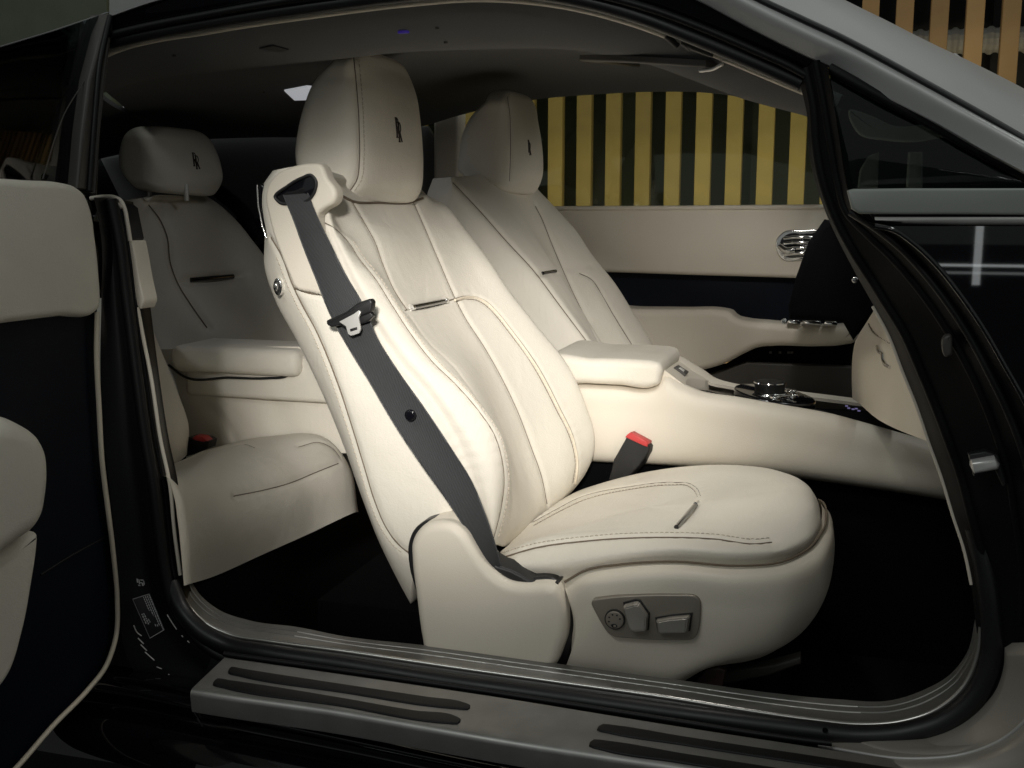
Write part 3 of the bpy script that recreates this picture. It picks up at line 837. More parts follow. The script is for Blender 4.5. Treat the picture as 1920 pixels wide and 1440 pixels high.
def sheet(name, curves, m, parent, nr=80, nc=40, thick=0.004, tdir=(0, 1, 0), label=None, auto=None):
    """a lofted skin with a real thickness"""
    G = loft(curves, nr, nc); G2 = G + np.array(tdir, float) * thick
    V = np.concatenate([G.reshape(-1, 3), G2.reshape(-1, 3)]); n = nr * nc
    F = grid_faces(nr, nc) + [tuple(n + i for i in f[::-1]) for f in grid_faces(nr, nc)]
    def side(a):
        for i in range(len(a) - 1): F.append((a[i], a[i + 1], n + a[i + 1], n + a[i]))
    side([j for j in range(nc)]); side([(nr - 1) * nc + j for j in range(nc)])
    side([i * nc for i in range(nr)]); side([i * nc + nc - 1 for i in range(nr)])
    return build(name, V, F, m, parent, label=label, auto=auto or 60)


# ---------------- rear bench (far and near places), armrest between
rs = thing('rear_seat', 'dim cream leather rear seat with headrest, behind the front seat', 'car seat', W(420, 900, 1.7) * [1, 1, 0] + [0, 0, .25])
e0 = WP([(262, 372), (240, 420), (245, 500), (270, 590), (320, 680), (350, 760)], 2.03)
e1 = WP([(280, 370), (262, 420), (272, 500), (300, 590), (345, 680), (375, 760)], 2.055)
e2 = WP([(290, 366), (278, 374), (303, 408), (317, 443), (324, 495), (337, 530), (358, 565), (390, 610), (430, 700), (450, 760)], 2.12)
e3 = WP([(372, 368), (395, 384), (412, 430), (430, 480), (448, 520), (480, 570), (520, 640), (560, 760)], 2.33)
e4 = WP([(386, 368), (414, 387), (445, 415), (473, 450), (494, 478), (525, 540), (560, 620), (600, 740)], 2.41)
q4, q0 = resample(e4, 60), resample(e0, 60)
G = loft([resample(e, 60) for e in (e0, e1, e2, e3, e4)] + [q4 + [-.10, .004, -.01], (q4 + q0) / 2 + [-.18, 0, -.01], q0 + [-.10, .01, -.01]], 140, 180, closed=True)
rb, bvh_r = upholster('backrest', G, True, LEATHER, rs, caps=(True, True), thread=THREAD, seams=[
    ([(278, 374), (303, 408), (317, 443), (324, 495), (337, 530), (358, 565), (390, 612)], .012, .010, .0012),
    ([(341, 527), (400, 522), (455, 515)], .012, .012, 0)])
pa, na = on(bvh_r, 356, 525); pb, nb = on(bvh_r, 436, 518)
tube('pull_tab', pa + (pb - pa) * Lb + (na + nb) / 2 * 0.001, 0.006, PIANO, rb)
headrest(rs, [(296, 252), (293, 278), (292, 305), (294, 332), (300, 349)], [(226, 252), (215, 278), (213, 303), (221, 325), (237, 343)],
         [(402, 263), (416, 287), (424, 311), (426, 337), (414, 360)], 2.10, 2.305, (325, 236), [], (366, 302), 0.036)
for px in (279, 349):
    tube('headrest_post', WP([(px, 345), (px + 1, 376)], 2.18), 0.006, STEEL, rs, n=8)
# near place: inner bolster seen past the jamb
n0 = WP([(228, 560), (240, 700), (270, 880)], 1.30); n1 = WP([(262, 575), (290, 680), (315, 780), (322, 875)], 1.55)
n2 = WP([(275, 590), (308, 672), (335, 740), (354, 800), (352, 850)], 1.76); n3 = WP([(270, 585), (312, 682), (340, 760), (352, 800), (350, 850)], 1.80)
sheet('near_backrest', [n0, n1, n2, n3], LEATHER, rs, 60, 50, 0.05, (-1, 0, 0))
# cushion
sec = []
for (rt, mt, ft, fm, fbt, y) in (((292, 905), (310, 893), (327, 935), (333, 975), (345, 1098), 1.22),
                                 ((300, 890), (345, 885), (385, 925), (400, 962), (408, 1078), 1.36),
                                 ((322, 872), (395, 862), (462, 908), (482, 942), (492, 1040), 1.50),
                                 ((360, 855), (450, 838), (546, 876), (566, 910), (575, 1003), 1.64),
                                 ((392, 842), (500, 818), (620, 828), (650, 868), (668, 960), 1.80),
                                 ((398, 842), (505, 818), (625, 832), (654, 872), (672, 960), 1.83)):
    sec.append(WP([rt, mt, ft, fm, fbt], y))
G = loft(sec, 110, 110)
rc, bvh_rc = upholster('seat_cushion', G, False, LEATHER, rs, thread=THREAD, seams=[
    ([(440, 929), (500, 917), (542, 906), (596, 884), (636, 868)], .006, .003, .0009, None, .0004),
    ([(385, 850), (430, 838), (462, 832), (478, 838)], .005, .003, .0008), ([(560, 836), (600, 828), (628, 842), (640, 858)], .005, .003, .0006)])
build('cushion_back', (G + np.array([-.05, .02, -.03])).reshape(-1, 3), grid_faces(*G.shape[:2]), CARPET, rs)
# armrest + console between the rear places
arm = [(318, 680), (316, 666), (324, 660), (345, 658), (450, 658), (563, 657), (588, 659), (586, 664), (568, 668), (554, 676), (546, 690), (536, 700), (500, 705), (430, 704), (345, 700)]
ax0, ax1 = W(318, 680, 1.80)[0], W(560, 680, 1.80)[0]; az0, az1 = W(450, 704, 1.80)[2], W(450, 653, 1.80)[2]
box('armrest', ax0, ax1, 1.795, 1.95, az0, az1, LEATHER, rs, bev=.019)
box('armrest_core', ax0 + .02, ax1 + .25, 1.815, 1.96, az0 - .05, az1 - .012, LEATHER, rs, bev=.012)
tube('armrest_gap', WP([(316, 684), (343, 705), (430, 708), (500, 709), (537, 705), (553, 694), (560, 680)], 1.812), .0025, BLACK_PL, rs, n=60)
r0 = WP([(300, 655), (420, 652), (560, 650), (660, 655)], 1.835); r1 = WP([(330, 720), (430, 715), (550, 712), (670, 712)], 1.83)
r2 = WP([(345, 790), (430, 770), (550, 760), (680, 760)], 1.835); r3 = WP([(350, 880), (430, 860), (550, 850), (690, 850)], 1.84)
rcn, b_ = upholster('rear_console', loft([r0, r1, r2, r3], 80, 60), False, LEATHER, rs, thread=THREAD, seams=[([(345, 775), (390, 765), (425, 800), (450, 850)], .012, .004, 0), ([(500, 735), (535, 800), (545, 830)], .03, .004, 0)])
c = W(590, 692, 1.822)
plate('armrest_knob', ring(c, .008, .009, 24), nY, .01, .002, BLACK_PL, rs)
rbk = thing('belt_buckle', 'small black buckle with red button sunk at the back of the rear seat cushion', 'buckle', W(366, 850, 1.74))
plate('buckle_body', WP([(344, 858), (346, 828), (352, 820), (380, 822), (391, 828), (388, 842), (362, 852)], 1.735), nY, 0.03, 0.004, BLACK_PL, rbk)
plate('release_button', WP([(360, 822), (366, 817), (380, 820), (388, 827), (380, 829), (366, 826)], 1.732), nY, 0.02, 0.002, RED, rbk)

# ---------------- centre console
YC = 1.90
cside0 = WP([(1040, 716, YC), (1150, 722, YC), (1226, 722, YC), (1244, 706, YC), (1283, 722, YC), (1309, 733, YC), (1383, 746, YC), (1479, 763, YC), (1551, 776, YC), (1623, 795, YC), (1668, 808, YC), (1742, 829, YC), (1800, 845, YC)])
cside1 = WP([(1040, 724, YC - .012), (1150, 729, YC - .012), (1228, 730, YC - .012), (1247, 716, YC - .012), (1278, 731, YC - .012), (1306, 742, YC - .012), (1380, 756, YC - .012), (1477, 774, YC - .012), (1549, 787, YC - .012), (1622, 806, YC - .012), (1668, 819, YC - .012), (1742, 838, YC - .012), (1800, 854, YC - .012)])
cside2 = WP([(1040, 770), (1110, 772), (1180, 775), (1250, 780), (1330, 800), (1400, 812), (1500, 830), (1600, 850), (1700, 872), (1800, 890)], YC - .022)
cside3 = WP([(1040, 852), (1115, 860), (1200, 864), (1300, 870), (1400, 880), (1500, 891), (1600, 905), (1700, 920), (1775, 932), (1830, 942)], YC - .012)
cside4 = WP([(1040, 858), (1115, 866), (1200, 870), (1300, 876), (1400, 886), (1500, 897), (1600, 911), (1700, 926), (1775, 938), (1830, 948)], YC + .03)
con = sheet('centre_console', [cside0, cside1, cside2, cside3, cside4], TRIM, car, 200, 60, 0.012, (0, 1, 0))
conb = con
pad = [(1020, 674), (1110, 673), (1200, 676), (1222, 678), (1236, 683), (1241, 694), (1238, 710), (1234, 722), (1224, 727), (1160, 724), (1100, 721), (1020, 716)]
plate('armrest_pad', WP(pad, YC - .030), nY, 0.22, 0.016, LEATHER, con, smooth_n=140, steps=8)
box('console_carpet', -0.75, 0.62, 1.93, 2.10, .2, .62, CARPET, con)
# hump with button, far rail
zt = W(1283, 724, YC)[2]
far = WP([(1236, 655, 2.12), (1275, 668, 2.12), (1310, 690, 2.12), (1338, 708, 2.12), (1366, 716, 2.12), (1480, 731, 2.12), (1599, 746, 2.12), (1680, 757, 2.12), (1760, 775, 2.12)])
far2 = WP([(1236, 661, 2.095), (1270, 675, 2.095), (1298, 694, 2.095), (1330, 716, 2.095), (1362, 723, 2.095), (1480, 739, 2.095), (1599, 754, 2.095), (1680, 765, 2.095), (1760, 783, 2.095)])
far3 = far + np.array([0, .02, -.25])
sheet('console_far_rail', [far2, far, far3], TRIM, con, 100, 12, 0.006, (0, 0, -1))
h0 = WP([(1240, 690), (1254, 700), (1270, 712), (1286, 724)], YC); h1 = WP([(1240, 680), (1258, 687), (1276, 699), (1290, 711)], 1.98)
h2 = WP([(1242, 664), (1276, 678), (1300, 695), (1330, 714)], 2.10)
sheet('console_hump', [h0, h1, h2], TRIM, con, 40, 30, 0.02, (0, 0, -1))
k = np.array([W(1263, 690, 1.975), W(1270, 686, 2.0), W(1290, 699, 2.0), W(1284, 705, 1.975)]); nk = np.cross(k[1] - k[0], k[3] - k[0]); nk *= np.sign(nk[2])
kb = plate('console_button', k + nk / np.linalg.norm(nk) * .003, nk, 0.006, 0.001, GREY_PL, con)
kc = k.mean(0); plate('button_lamp', kc + (k - kc) * .45 + nk / np.linalg.norm(nk) * .0036, nk, 0.002, 0.0003, STEEL, con)
# tray and screen surface

t0 = WP([(1262, 716), (1309, 737), (1383, 751), (1479, 768), (1551, 781), (1623, 800), (1680, 814)], YC + .004)
t1 = WP([(1285, 704), (1330, 722), (1383, 733), (1480, 748), (1560, 758), (1640, 772), (1690, 782)], 2.10)
sheet('console_tray', [t0 - [0, 0, .012], t1 - [0, 0, .012]], BLACK_PL, con, 60, 12, 0.01, (0, 0, -1))
# rotary controller on its chrome base
pz = W(1442, 757, 2.0)
def zring(c, rx, ry, n=40, z=0): return np.array([c + np.array([rx * math.cos(a), ry * math.sin(a), z]) for a in np.linspace(0, 2 * math.pi, n, endpoint=False)])
def lathe(name, c, prof, m, parent, n=48):
    R = [zring(np.array(c), r, r, n, z) for r, z in prof]
    V = np.concatenate(R); F = grid_faces(len(R), n, True) + [tuple(range(n)), tuple((len(R) - 1) * n + k for k in range(n))]
    return build(name, V, F, m, parent, auto=40)
tlt = (W(1600, 790, 1.95) - W(1400, 752, 1.95)); tlt /= np.linalg.norm(tlt)
bx = []
for sx, sy in ((-.055, -.07), (.075, -.07), (.075, .07), (-.055, .07)): bx.append(pz + tlt * sx + np.array([0, sy, 0]))
base = plate('controller_base', smooth_closed(np.array([bx[0] * .8 + bx[1] * .2, bx[0] * .2 + bx[1] * .8, bx[1] * .8 + bx[2] * .2, bx[1] * .2 + bx[2] * .8, bx[2] * .8 + bx[3] * .2, bx[2] * .2 + bx[3] * .8, bx[3] * .8 + bx[0] * .2, bx[3] * .2 + bx[0] * .8]), 60) + [0, 0, .012], (0.15, 0, 1), .012, .004, PIANO, con)
base.location.z += .009
tube('controller_trim', zring(pz + [0, 0, .0225], .047, .052, 60), .0016, CHROME, con)
tube('controller_collar', zring(pz + [0, 0, .0215], .033, .033, 48), .0022, CHROME, con)
lathe('rotary_controller', pz + [0, 0, .012], [(.029, 0), (.030, .004), (.0265, .008), (.0275, .022), (.029, .026), (.0285, .029), (.025, .031), (.017, .030), (.001, .0295)], BLACK_PL, con)
lathe('controller_ring', pz + [0, 0, .0385], [(.0285, 0), (.0298, .001), (.0287, .003), (.026, .003), (.026, 0)], CHROME, con)
for a in (0.6, 1.7, 2.8, 3.9, 5.0, 5.9):
    p = pz + np.array([.046 * math.cos(a), .05 * math.sin(a), .024])
    plate('console_key', zring(p, .011, .009, 16), (0.1, 0, 1), .006, .002, CHROME, con)
vio = mat('violet_display', (0.02, 0.01, 0.05), 0.3, emit=(0.45, 0.40, 0.8, 0.25))
for i, (px, py) in enumerate(((1588, 762), (1592, 766), (1600, 768), (1606, 767), (1611, 771))):
    p = W(px, py, 2.0)
    box('display_mark', p[0] - .003, p[0] + .002, p[1] - .003, p[1] + .003, p[2], p[2] + .0015, vio, con)

# ---------------- dashboard
g0 = WP([(1655, 545), (1640, 579), (1621, 610), (1604, 639), (1599, 664), (1597, 706), (1598, 747)], 2.02)
g1 = WP([(1668, 548), (1652, 585), (1632, 616), (1612, 645), (1605, 668), (1603, 710), (1605, 752)], 1.98)
g2 = WP([(1690, 580), (1680, 610), (1668, 640), (1660, 670), (1655, 700), (1650, 745), (1652, 790)], 1.72)
g3 = WP([(1730, 600), (1735, 640), (1738, 670), (1740, 700), (1742, 760), (1744, 829)], 1.45)
g4 = WP([(1800, 600), (1810, 660), (1815, 700), (1815, 760), (1815, 850)], 1.28)
G = loft([g0, g1, g2, g3, g4], 100, 100)
dash, bvh_d = upholster('dashboard', G, False, TRIM, car, thread=THREAD, seams=[
    ([(1627, 606), (1633, 618), (1643, 628), (1656, 637), (1672, 646), (1690, 652)], .005, .003, .0016)])
build('dashboard_back', (G + np.array([.06, .02, 0])).reshape(-1, 3), grid_faces(*G.shape[:2]), CARPET, dash)
P, N_ = px_path(bvh_d, [(1646, 650), (1649, 660), (1655, 664), (1657, 676), (1662, 685), (1670, 689)])
tube('glovebox_latch', P + N_ * .001, 0.0028, CHROME, dash)
# dark dash top and far corner
plate('dash_top', WP([(1545, 412), (1600, 425), (1660, 520), (1660, 575), (1640, 600), (1622, 612), (1600, 640), (1580, 605), (1480, 600), (1478, 575), (1492, 520), (1515, 455)], 2.45), nY, 0.12, 0.02, CARPET, car)
for q in ((1470, 603), (1603, 525)):
    c = W(q[0], q[1], 2.42)
    plate('dash_knob', ring(c, .007, .007, 16), nY, .006, .002, CHROME, dash)

# ---------------- far door
fd = 2.78
def fplate(name, l, y, th, r, m, parent, **k): return plate(name, WP(l, y), nY, th, r, m, parent, **k)
farbody = fplate('far_door', [(900, 392), (1030, 391), (1200, 390), (1400, 389), (1560, 388), (1700, 388), (1700, 530), (1500, 522), (1300, 516), (1150, 511), (900, 505)], fd - .03, 0.06, 0.012, TRIM, car)
fplate('door_inlay', [(900, 495), (1150, 500), (1700, 515), (1700, 640), (1400, 640), (900, 640)], fd, 0.02, 0.004, NAVY, farbody)
fplate('door_armrest', [(1000, 578), (1195, 580), (1280, 581), (1355, 583), (1368, 586), (1378, 596), (1400, 602), (1440, 606), (1500, 611), (1560, 614), (1590, 612), (1606, 612), (1610, 625), (1604, 642), (1580, 648), (1530, 651), (1450, 650), (1420, 653), (1395, 664), (1360, 682), (1330, 692), (1250, 700), (1000, 700)], fd - .09, 0.12, 0.019, TRIM, farbody, smooth_n=160, steps=8)
fplate('door_pocket', [(1300, 690), (1360, 684), (1400, 658), (1450, 646), (1640, 640), (1640, 800), (1300, 800)], fd - .02, 0.03, 0.003, CARPET, farbody)
fplate('pocket_lining', [(1290, 715), (1365, 692), (1400, 680), (1640, 690), (1640, 790), (1290, 790)], fd - .06, 0.03, 0.004, GREY_PL, farbody)
for i in range(5):
    x0, x1 = 1470 + i * 9, 1516 + i * 6
c = W(1500, 460, fd - .05)
hb = plate('door_handle', smooth_closed(WP([(1456, 448), (1470, 434), (1505, 431), (1540, 433), (1545, 460), (1540, 484), (1505, 488), (1468, 487), (1457, 472)], fd - .035), 60), nY, 0.01, 0.003, CHROME, farbody)
fplate('handle_recess', [(1464, 450), (1475, 440), (1505, 437), (1536, 439), (1536, 478), (1505, 482), (1474, 481), (1465, 470)], fd - .0355, 0.004, 0.001, PIANO, farbody, smooth_n=50)
for yy in (446, 456, 466, 476):
    tube('handle_bar', WP([(1470, yy + 1, fd - .040), (1490, yy - 1, fd - .046), (1515, yy - 1, fd - .046), (1536, yy + 1, fd - .040)]), 0.005, CHROME, farbody, n=24)
tube('handle_lever', WP([(1462, 462, fd - .045), (1476, 470, fd - .055), (1490, 468, fd - .055)]), 0.009, CHROME, farbody, n=20)
for i, (a, b) in enumerate(((1476, 1500), (1503, 1540), (1545, 1570))):
    fplate('window_switch', [(a, 606 + i), (b, 608 + i), (b - 2, 601 + i), (a + 2, 600 + i)], fd - .10, .05, .002, CHROME, farbody)
for px in (1442, 1460, 1476, 1482):
    fplate('pocket_mark', [(px, 659), (px + 5, 659), (px + 5, 663), (px, 663)], fd - .0215, .001, .0002, GREY_PL, farbody)
tube('belt_line', WP([(900, 392), (1030, 391), (1250, 390), (1560, 388), (1700, 388)], fd - .028), 0.006, TRIM, farbody, n=40)
# far window glass
build('window_glass', [W(700, 120, fd + .03), W(1600, 120, fd + .03), W(1600, 420, fd + .03), W(700, 420, fd + .03), W(700, 120, fd + .036), W(1600, 120, fd + .036), W(1600, 420, fd + .036), W(700, 420, fd + .036)],
      [(0, 1, 2, 3), (7, 6, 5, 4), (0, 4, 5, 1), (1, 5, 6, 2), (2, 6, 7, 3), (3, 7, 4, 0)], FARGLASS, car, smooth=False)
# pillar between the far windows
fplate('far_pillar', [(812, 150), (838, 150), (862, 160), (858, 400), (812, 400)], fd - .02, 0.05, 0.012, TRIM, car)

# ---------------- headliner: from the near rail over to the far window line
hn = WP([(150, 120, 1.27), (205, 92, 1.27), (400, 50, 1.27), (600, 20, 1.27), (760, 0, 1.27), (900, -10, 1.27), (1048, 2, 1.27), (1192, 38, 1.27), (1288, 74, 1.27), (1383, 112, 1.27), (1503, 162, 1.27), (1560, 185, 1.27)])
hn2 = WP([(150, 126, 1.275), (205, 98, 1.275), (400, 57, 1.275), (600, 28, 1.275), (760, 9, 1.275), (900, 0, 1.275), (1048, 11, 1.275), (1192, 46, 1.275), (1288, 82, 1.275), (1383, 120, 1.275), (1503, 168, 1.275), (1560, 190, 1.275)])
hf = WP([(350, 262, fd - .03), (480, 258, fd - .03), (620, 256, fd - .03), (795, 236, fd - .03), (870, 214, fd - .03), (1010, 186, fd - .03), (1120, 177, fd - .03), (1230, 172, fd - .03), (1335, 175, fd - .03), (1431, 191, fd - .03), (1508, 217, fd - .03), (1600, 262, fd - .03)])
hf2 = hf + np.array([0, -.03, .010]); hf3 = hf + np.array([0, -.22, .022])
mid = []
rn, rf = resample(hn2, 24), resample(hf3, 24)
for t, hgt in ((.30, .003), (.65, .010)):
    mid.append(rn * (1 - t) + rf * t + np.array([0, 0, hgt]))
G = loft([hn, hn2, mid[0], mid[1], hf3, hf2, hf], 120, 100)
hl, bvh_h = upholster('headliner', G, False, HEADLINER, car)
tube('headliner_edge', hn + [0, .004, -.002], 0.006, TRIM, car, n=120)
build('roof_lining_back', (G + np.array([0, 0, .02])).reshape(-1, 3), grid_faces(*G.shape[:2]), SILVER, car)
# rear end of the roof and rear bulkhead
x_r = W(190, 300, 1.9)[0] - .25
rear_top = [hn2[0], rn[0], mid[0][0], mid[1][0], rf[0], hf[0]]
rt0 = np.array([hn[0], mid[0][0] + [-.02, 0, 0], mid[1][0] + [-.02, 0, 0], hf[0]])
rt1 = np.array([[hn[0][0] - .5, 1.27, hn[0][2] - .12], [mid[0][0][0] - .55, 1.7, mid[0][0][2] - .10], [mid[1][0][0] - .45, 2.3, mid[1][0][2] - .10], [hf[0][0] - .3, 2.75, hf[0][2] - .05]])
sheet('rear_headliner', [rt0, rt1], HEADLINER, car, 30, 20, .01, (0, 0, 1))
rt2 = np.array([[hn[0][0] - 1.0, 1.3, .98], [hn[0][0] - 1.05, 1.7, .98], [hn[0][0] - 1.05, 2.3, .98], [hn[0][0] - 1.0, 2.7, .98]])
sheet('rear_window', [rt1 + [0, 0, -.003], rt2], mat('rear_window_glass', (0.012, 0.016, 0.015), 0.25, spec=0.3), car, 30, 20, .006, (0, 0, 1))
rt3 = np.array([[-1.55, 1.3, 1.02], [-1.55, 1.7, 1.02], [-1.55, 2.3, 1.02], [-1.55, 2.7, 1.02]])
sheet('parcel_shelf', [rt2 + [0, 0, -.004], rt3 + [0, 0, -.05]], CARPET, car, 30, 20, .02, (0, 0, -1))
sheet('rear_bulkhead', [rt3 + [0, 0, -.052], rt3 + [0, 0, -.9]], CARPET, car, 30, 10, .02, (-1, 0, 0))
# far rear side trim
plate('rear_side_trim', WP([(60, 200), (380, 225), (560, 240), (800, 236), (815, 260), (815, 520), (650, 700), (60, 800)], fd), nY, 0.02, 0.004, HEADLINER, car)
tube('belt_reel_cover', WP([(412, 360, 2.55), (450, 392, 2.52), (490, 450, 2.5)]), 0.02, BLACK_PL, car, n=24)
# lamp in the headliner and small fittings
L0 = [on(bvh_h, *p)[0] for p in ((533, 168), (575, 160), (600, 162), (600, 184), (551, 185))]
dome_m = mat('lamp_lens', (0.7, 0.7, 0.7), 0.4, emit=(0.92, 0.95, 1.0, 0.33))
nl = np.array([0, -.1, -1.0])
plate('dome_lamp', np.array(L0) + [0, 0, -.004], nl, .01, .002, dome_m, hl)
dl_ = area('dome_light', np.mean(L0, 0) + [0, 0, -.02], np.mean(L0, 0) + [0, 0, -1], 0.16, .06, .06, (0.95, 0.97, 1.0))
V_ = [on(bvh_h, *p)[0] + [0, 0, -.002] for p in ((486, 89), (512, 83), (541, 91), (524, 95))]
plate('headliner_vent', np.array(V_), nl, .006, .001, BLACK_PL, hl)
V_ = [on(bvh_h, *p)[0] + [0, 0, -.004] for p in ((1168, 103), (1200, 100), (1300, 101), (1360, 108), (1364, 113), (1330, 122), (1260, 126), (1200, 118))]
V_ = np.array(V_); A_ = np.c_[V_[:, :2], np.ones(len(V_))]; V_[:, 2] = A_ @ np.linalg.lstsq(A_, V_[:, 2], rcond=None)[0] - .004
plate('visor_lamp', smooth_closed(V_, 50), nl, .008, .003, GREY_PL, hl)
P_, N_ = px_path(bvh_h, [(1318, 122), (1340, 120), (1360, 111)]); tube('lamp_trim', P_ + N_ * .008, .0022, STEEL, hl)
for l in ([(1226, 44), (1250, 58), (1275, 80)], [(1240, 50), (1275, 66), (1300, 84)], [(1262, 62), (1305, 82), (1335, 92)], [(1285, 72), (1320, 88), (1350, 98)]):
    P_, N_ = px_path(bvh_h, l)
    if len(P_) > 3: tube('overhead_console_trim', P_ + N_ * .006, .004, GREY_PL, hl)
for px, py in ((820, 53), (836, 79), (327, 104), (495, 172)):
    p, n = on(bvh_h, px, py, .002); plate('star_light', zring(p, .0026, .0026, 12), nl, .003, .0008, GREY_PL, hl)
p, n = on(bvh_h, 757, 60, .002)
vm = mat('violet_star', (0.05, 0.03, 0.2), .5, emit=(.10, .05, .7, .10))
plate('star_light', zring(p, .008, .004, 16), nl, .003, .0008, vm, hl, label='violet ceiling star light')

# ---------------- rest of the cabin front and nose of the car, beyond the pillar
box('dash_core', 0.30, 0.62, 1.40, 2.70, .70, .88, CARPET, car, bev=.03)
box('bonnet', 0.78, 2.3, 1.24, 2.72, .35, .93, SILVER, car, bev=.09)
box('nose', 0.80, 2.25, 1.20, 2.76, .18, .80, BLACK_PAINT, car, bev=.07)
fplate('far_front_pillar', [(1585, 250), (1625, 268), (1790, 400), (1700, 400)], fd - .02, .06, .012, TRIM, car)
box('far_door_end', 0.36, 0.66, fd - .02, fd + .04, .2, .98, TRIM, car, bev=.01)
# ---------------- floor, cabin far lower side
box('floor_carpet', -2.0, 0.75, 1.24, 2.85, .16, .20, CARPET, car)
box('firewall', 0.62, 0.66, 1.26, 2.85, .16, .95, CARPET, car)

# ---------------- body shell round the opening
LIP = mat('sill_lip_highlight', (0.5, 0.49, 0.47), 0.3, metal=0.85)  # lighter metal paints in the highlight along the rounded lip
# sill plate: inner edge, groove lines, bright outer edge
si = [(352, 1078), (377, 1117), (410, 1143), (467, 1163), (560, 1176), (640, 1192), (796, 1210), (1050, 1245), (1280, 1276), (1446, 1299), (1569, 1311), (1671, 1313), (1733, 1293), (1782, 1264), (1815, 1219), (1828, 1161)]
so = [(330, 1094), (350, 1133), (383, 1167), (427, 1190), (500, 1203), (640, 1222), (845, 1252), (1050, 1281), (1280, 1314), (1364, 1328), (1528, 1352), (1610, 1360), (1692, 1354), (1753, 1334), (1807, 1289), (1833, 1231), (1840, 1178)]
sI, sO = WP(si, 1.285), WP(so, 1.225)
sI = resample(sI, 160); sO = resample(sO, 160)
lip = sO + np.array([0, -.004, -.004]); lip2 = sO + np.array([0, .0, -.03])
inn = sI + np.array([0, .004, -.03])
rows = [inn, sI]
prof = [(.10, 0), (.22, 0), (.235, -.0022), (.26, -.0022), (.275, 0), (.46, 0), (.475, -.0022), (.50, -.0022), (.515, 0), (.85, .0), (.93, .0025), (1.0, .002)]
for t, h in prof: rows.append(sI * (1 - t) + sO * t + np.array([0, 0, h]))
rows += [lip, lip2]
G = np.stack(rows)
sp_ = build('sill_plate', G.reshape(-1, 3), grid_faces(*G.shape[:2]), ALU, car, auto=50)
tube('sill_lip', sO + [0, -.001, .0015], .0032, LIP, sp_, n=160)
for t in (.247, .487):
    ln = (sI * (1 - t) + sO * t)[28:133]
    tube('sill_groove', ln + [0, 0, -.0008], .0012, STEEL, sp_, seg=6)
# rubber seal under the plate, round the whole opening
se_o = WP([(318, 1092, 1.215), (338, 1140, 1.21), (372, 1180, 1.205), (420, 1208, 1.205), (500, 1226, 1.20), (640, 1247, 1.20), (845, 1280, 1.20), (1050, 1309, 1.20), (1280, 1341, 1.20), (1364, 1352, 1.20), (1528, 1372, 1.20), (1610, 1380, 1.20), (1705, 1373, 1.20), (1775, 1350, 1.20), (1832, 1300, 1.20), (1858, 1238, 1.20), (1862, 1175, 1.20), (1856, 1110, 1.202), (1846, 1050, 1.206), (1832, 990, 1.212)])
tube('door_seal', se_o, 0.0125, RUBBER, car, n=180, seg=14)
sb = se_o + np.array([0, -.006, -.012])
JAMB0 = mat('black_satin_paint', (0.004, 0.004, 0.005), 0.35, spec=0.35)
# channel between seal and tread plate
ch0 = resample(se_o, 120); ch0[:, 1] += .02
tz_t = WP([(422, 1232), (633, 1262), (927, 1305), (1280, 1362), (1560, 1404), (1750, 1432), (1990, 1466)], 1.175)
ch = [WP([(372, 1290), (400, 1286), (440, 1280), (633, 1290), (927, 1335), (1280, 1392), (1700, 1450), (2000, 1500)], 1.178),
      WP([(405, 1214), (430, 1219), (480, 1226), (633, 1238), (927, 1285), (1280, 1338), (1650, 1385), (1900, 1330)], 1.212)]
sheet('sill_channel', ch, JAMB0, car, 120, 12, .02, (0, 1, 0))
tube('channel_bead', WP([(420, 1226), (633, 1256), (927, 1299), (1280, 1354), (1400, 1373), (1500, 1387), (1560, 1394)], 1.172), .0035, RUBBER_D, car, n=80)
# tread plate
def tz_line(l, z): return np.array([Wz(p[0], p[1], z) for p in l])
zt = W(633, 1262, 1.165)[2]
ta = tz_line([(422, 1232), (633, 1262), (927, 1305), (1280, 1362), (1560, 1405), (1750, 1433), (1950, 1462)], zt)
tb = tz_line([(363, 1288), (420, 1297), (633, 1327), (790, 1354), (960, 1383), (1152, 1412), (1255, 1427), (1500, 1465), (1750, 1505), (1950, 1535)], zt)
tA, tB = resample(ta, 140), resample(tb, 140)
up3 = np.array([0, 0, 1.0])
rows = [tA - up3 * .012, tA - up3 * .0015, tA + (tB - tA) * .02]
for t in (.05, .3, .6, .88): rows.append(tA + (tB - tA) * t)
for a in np.linspace(0, math.pi / 2, 7)[1:]:
    rows.append(tB + np.array([0, .008 - .008 * math.sin(a) - .008, -.008 + .008 * math.cos(a)]) + (tA - tB) * .0)
lo_ = tz_line([(368, 1318), (378, 1332), (500, 1352), (640, 1377), (845, 1418), (927, 1434), (1150, 1470), (1500, 1520), (1950, 1590)], zt)
drop = rows[-1]
rows.append(drop + np.array([0, .002, -.022])); rows.append(drop + np.array([0, .008, -.026]))
G = np.stack(rows)
Gt = np.concatenate([G, (G[::-1] * [1, 1, 1] + [0, .006, -.006])[:0]]) if False else G
tp = build('tread_plate', G.reshape(-1, 3), grid_faces(*G.shape[:2]), ALU, car, auto=50)
e = G[:, 0]; 
build('plate_end', np.concatenate([e, e + [-.001, .02, -.03]]), [(i, i + 1, len(e) + i + 1, len(e) + i) for i in range(len(e) - 1)], ALU, tp)
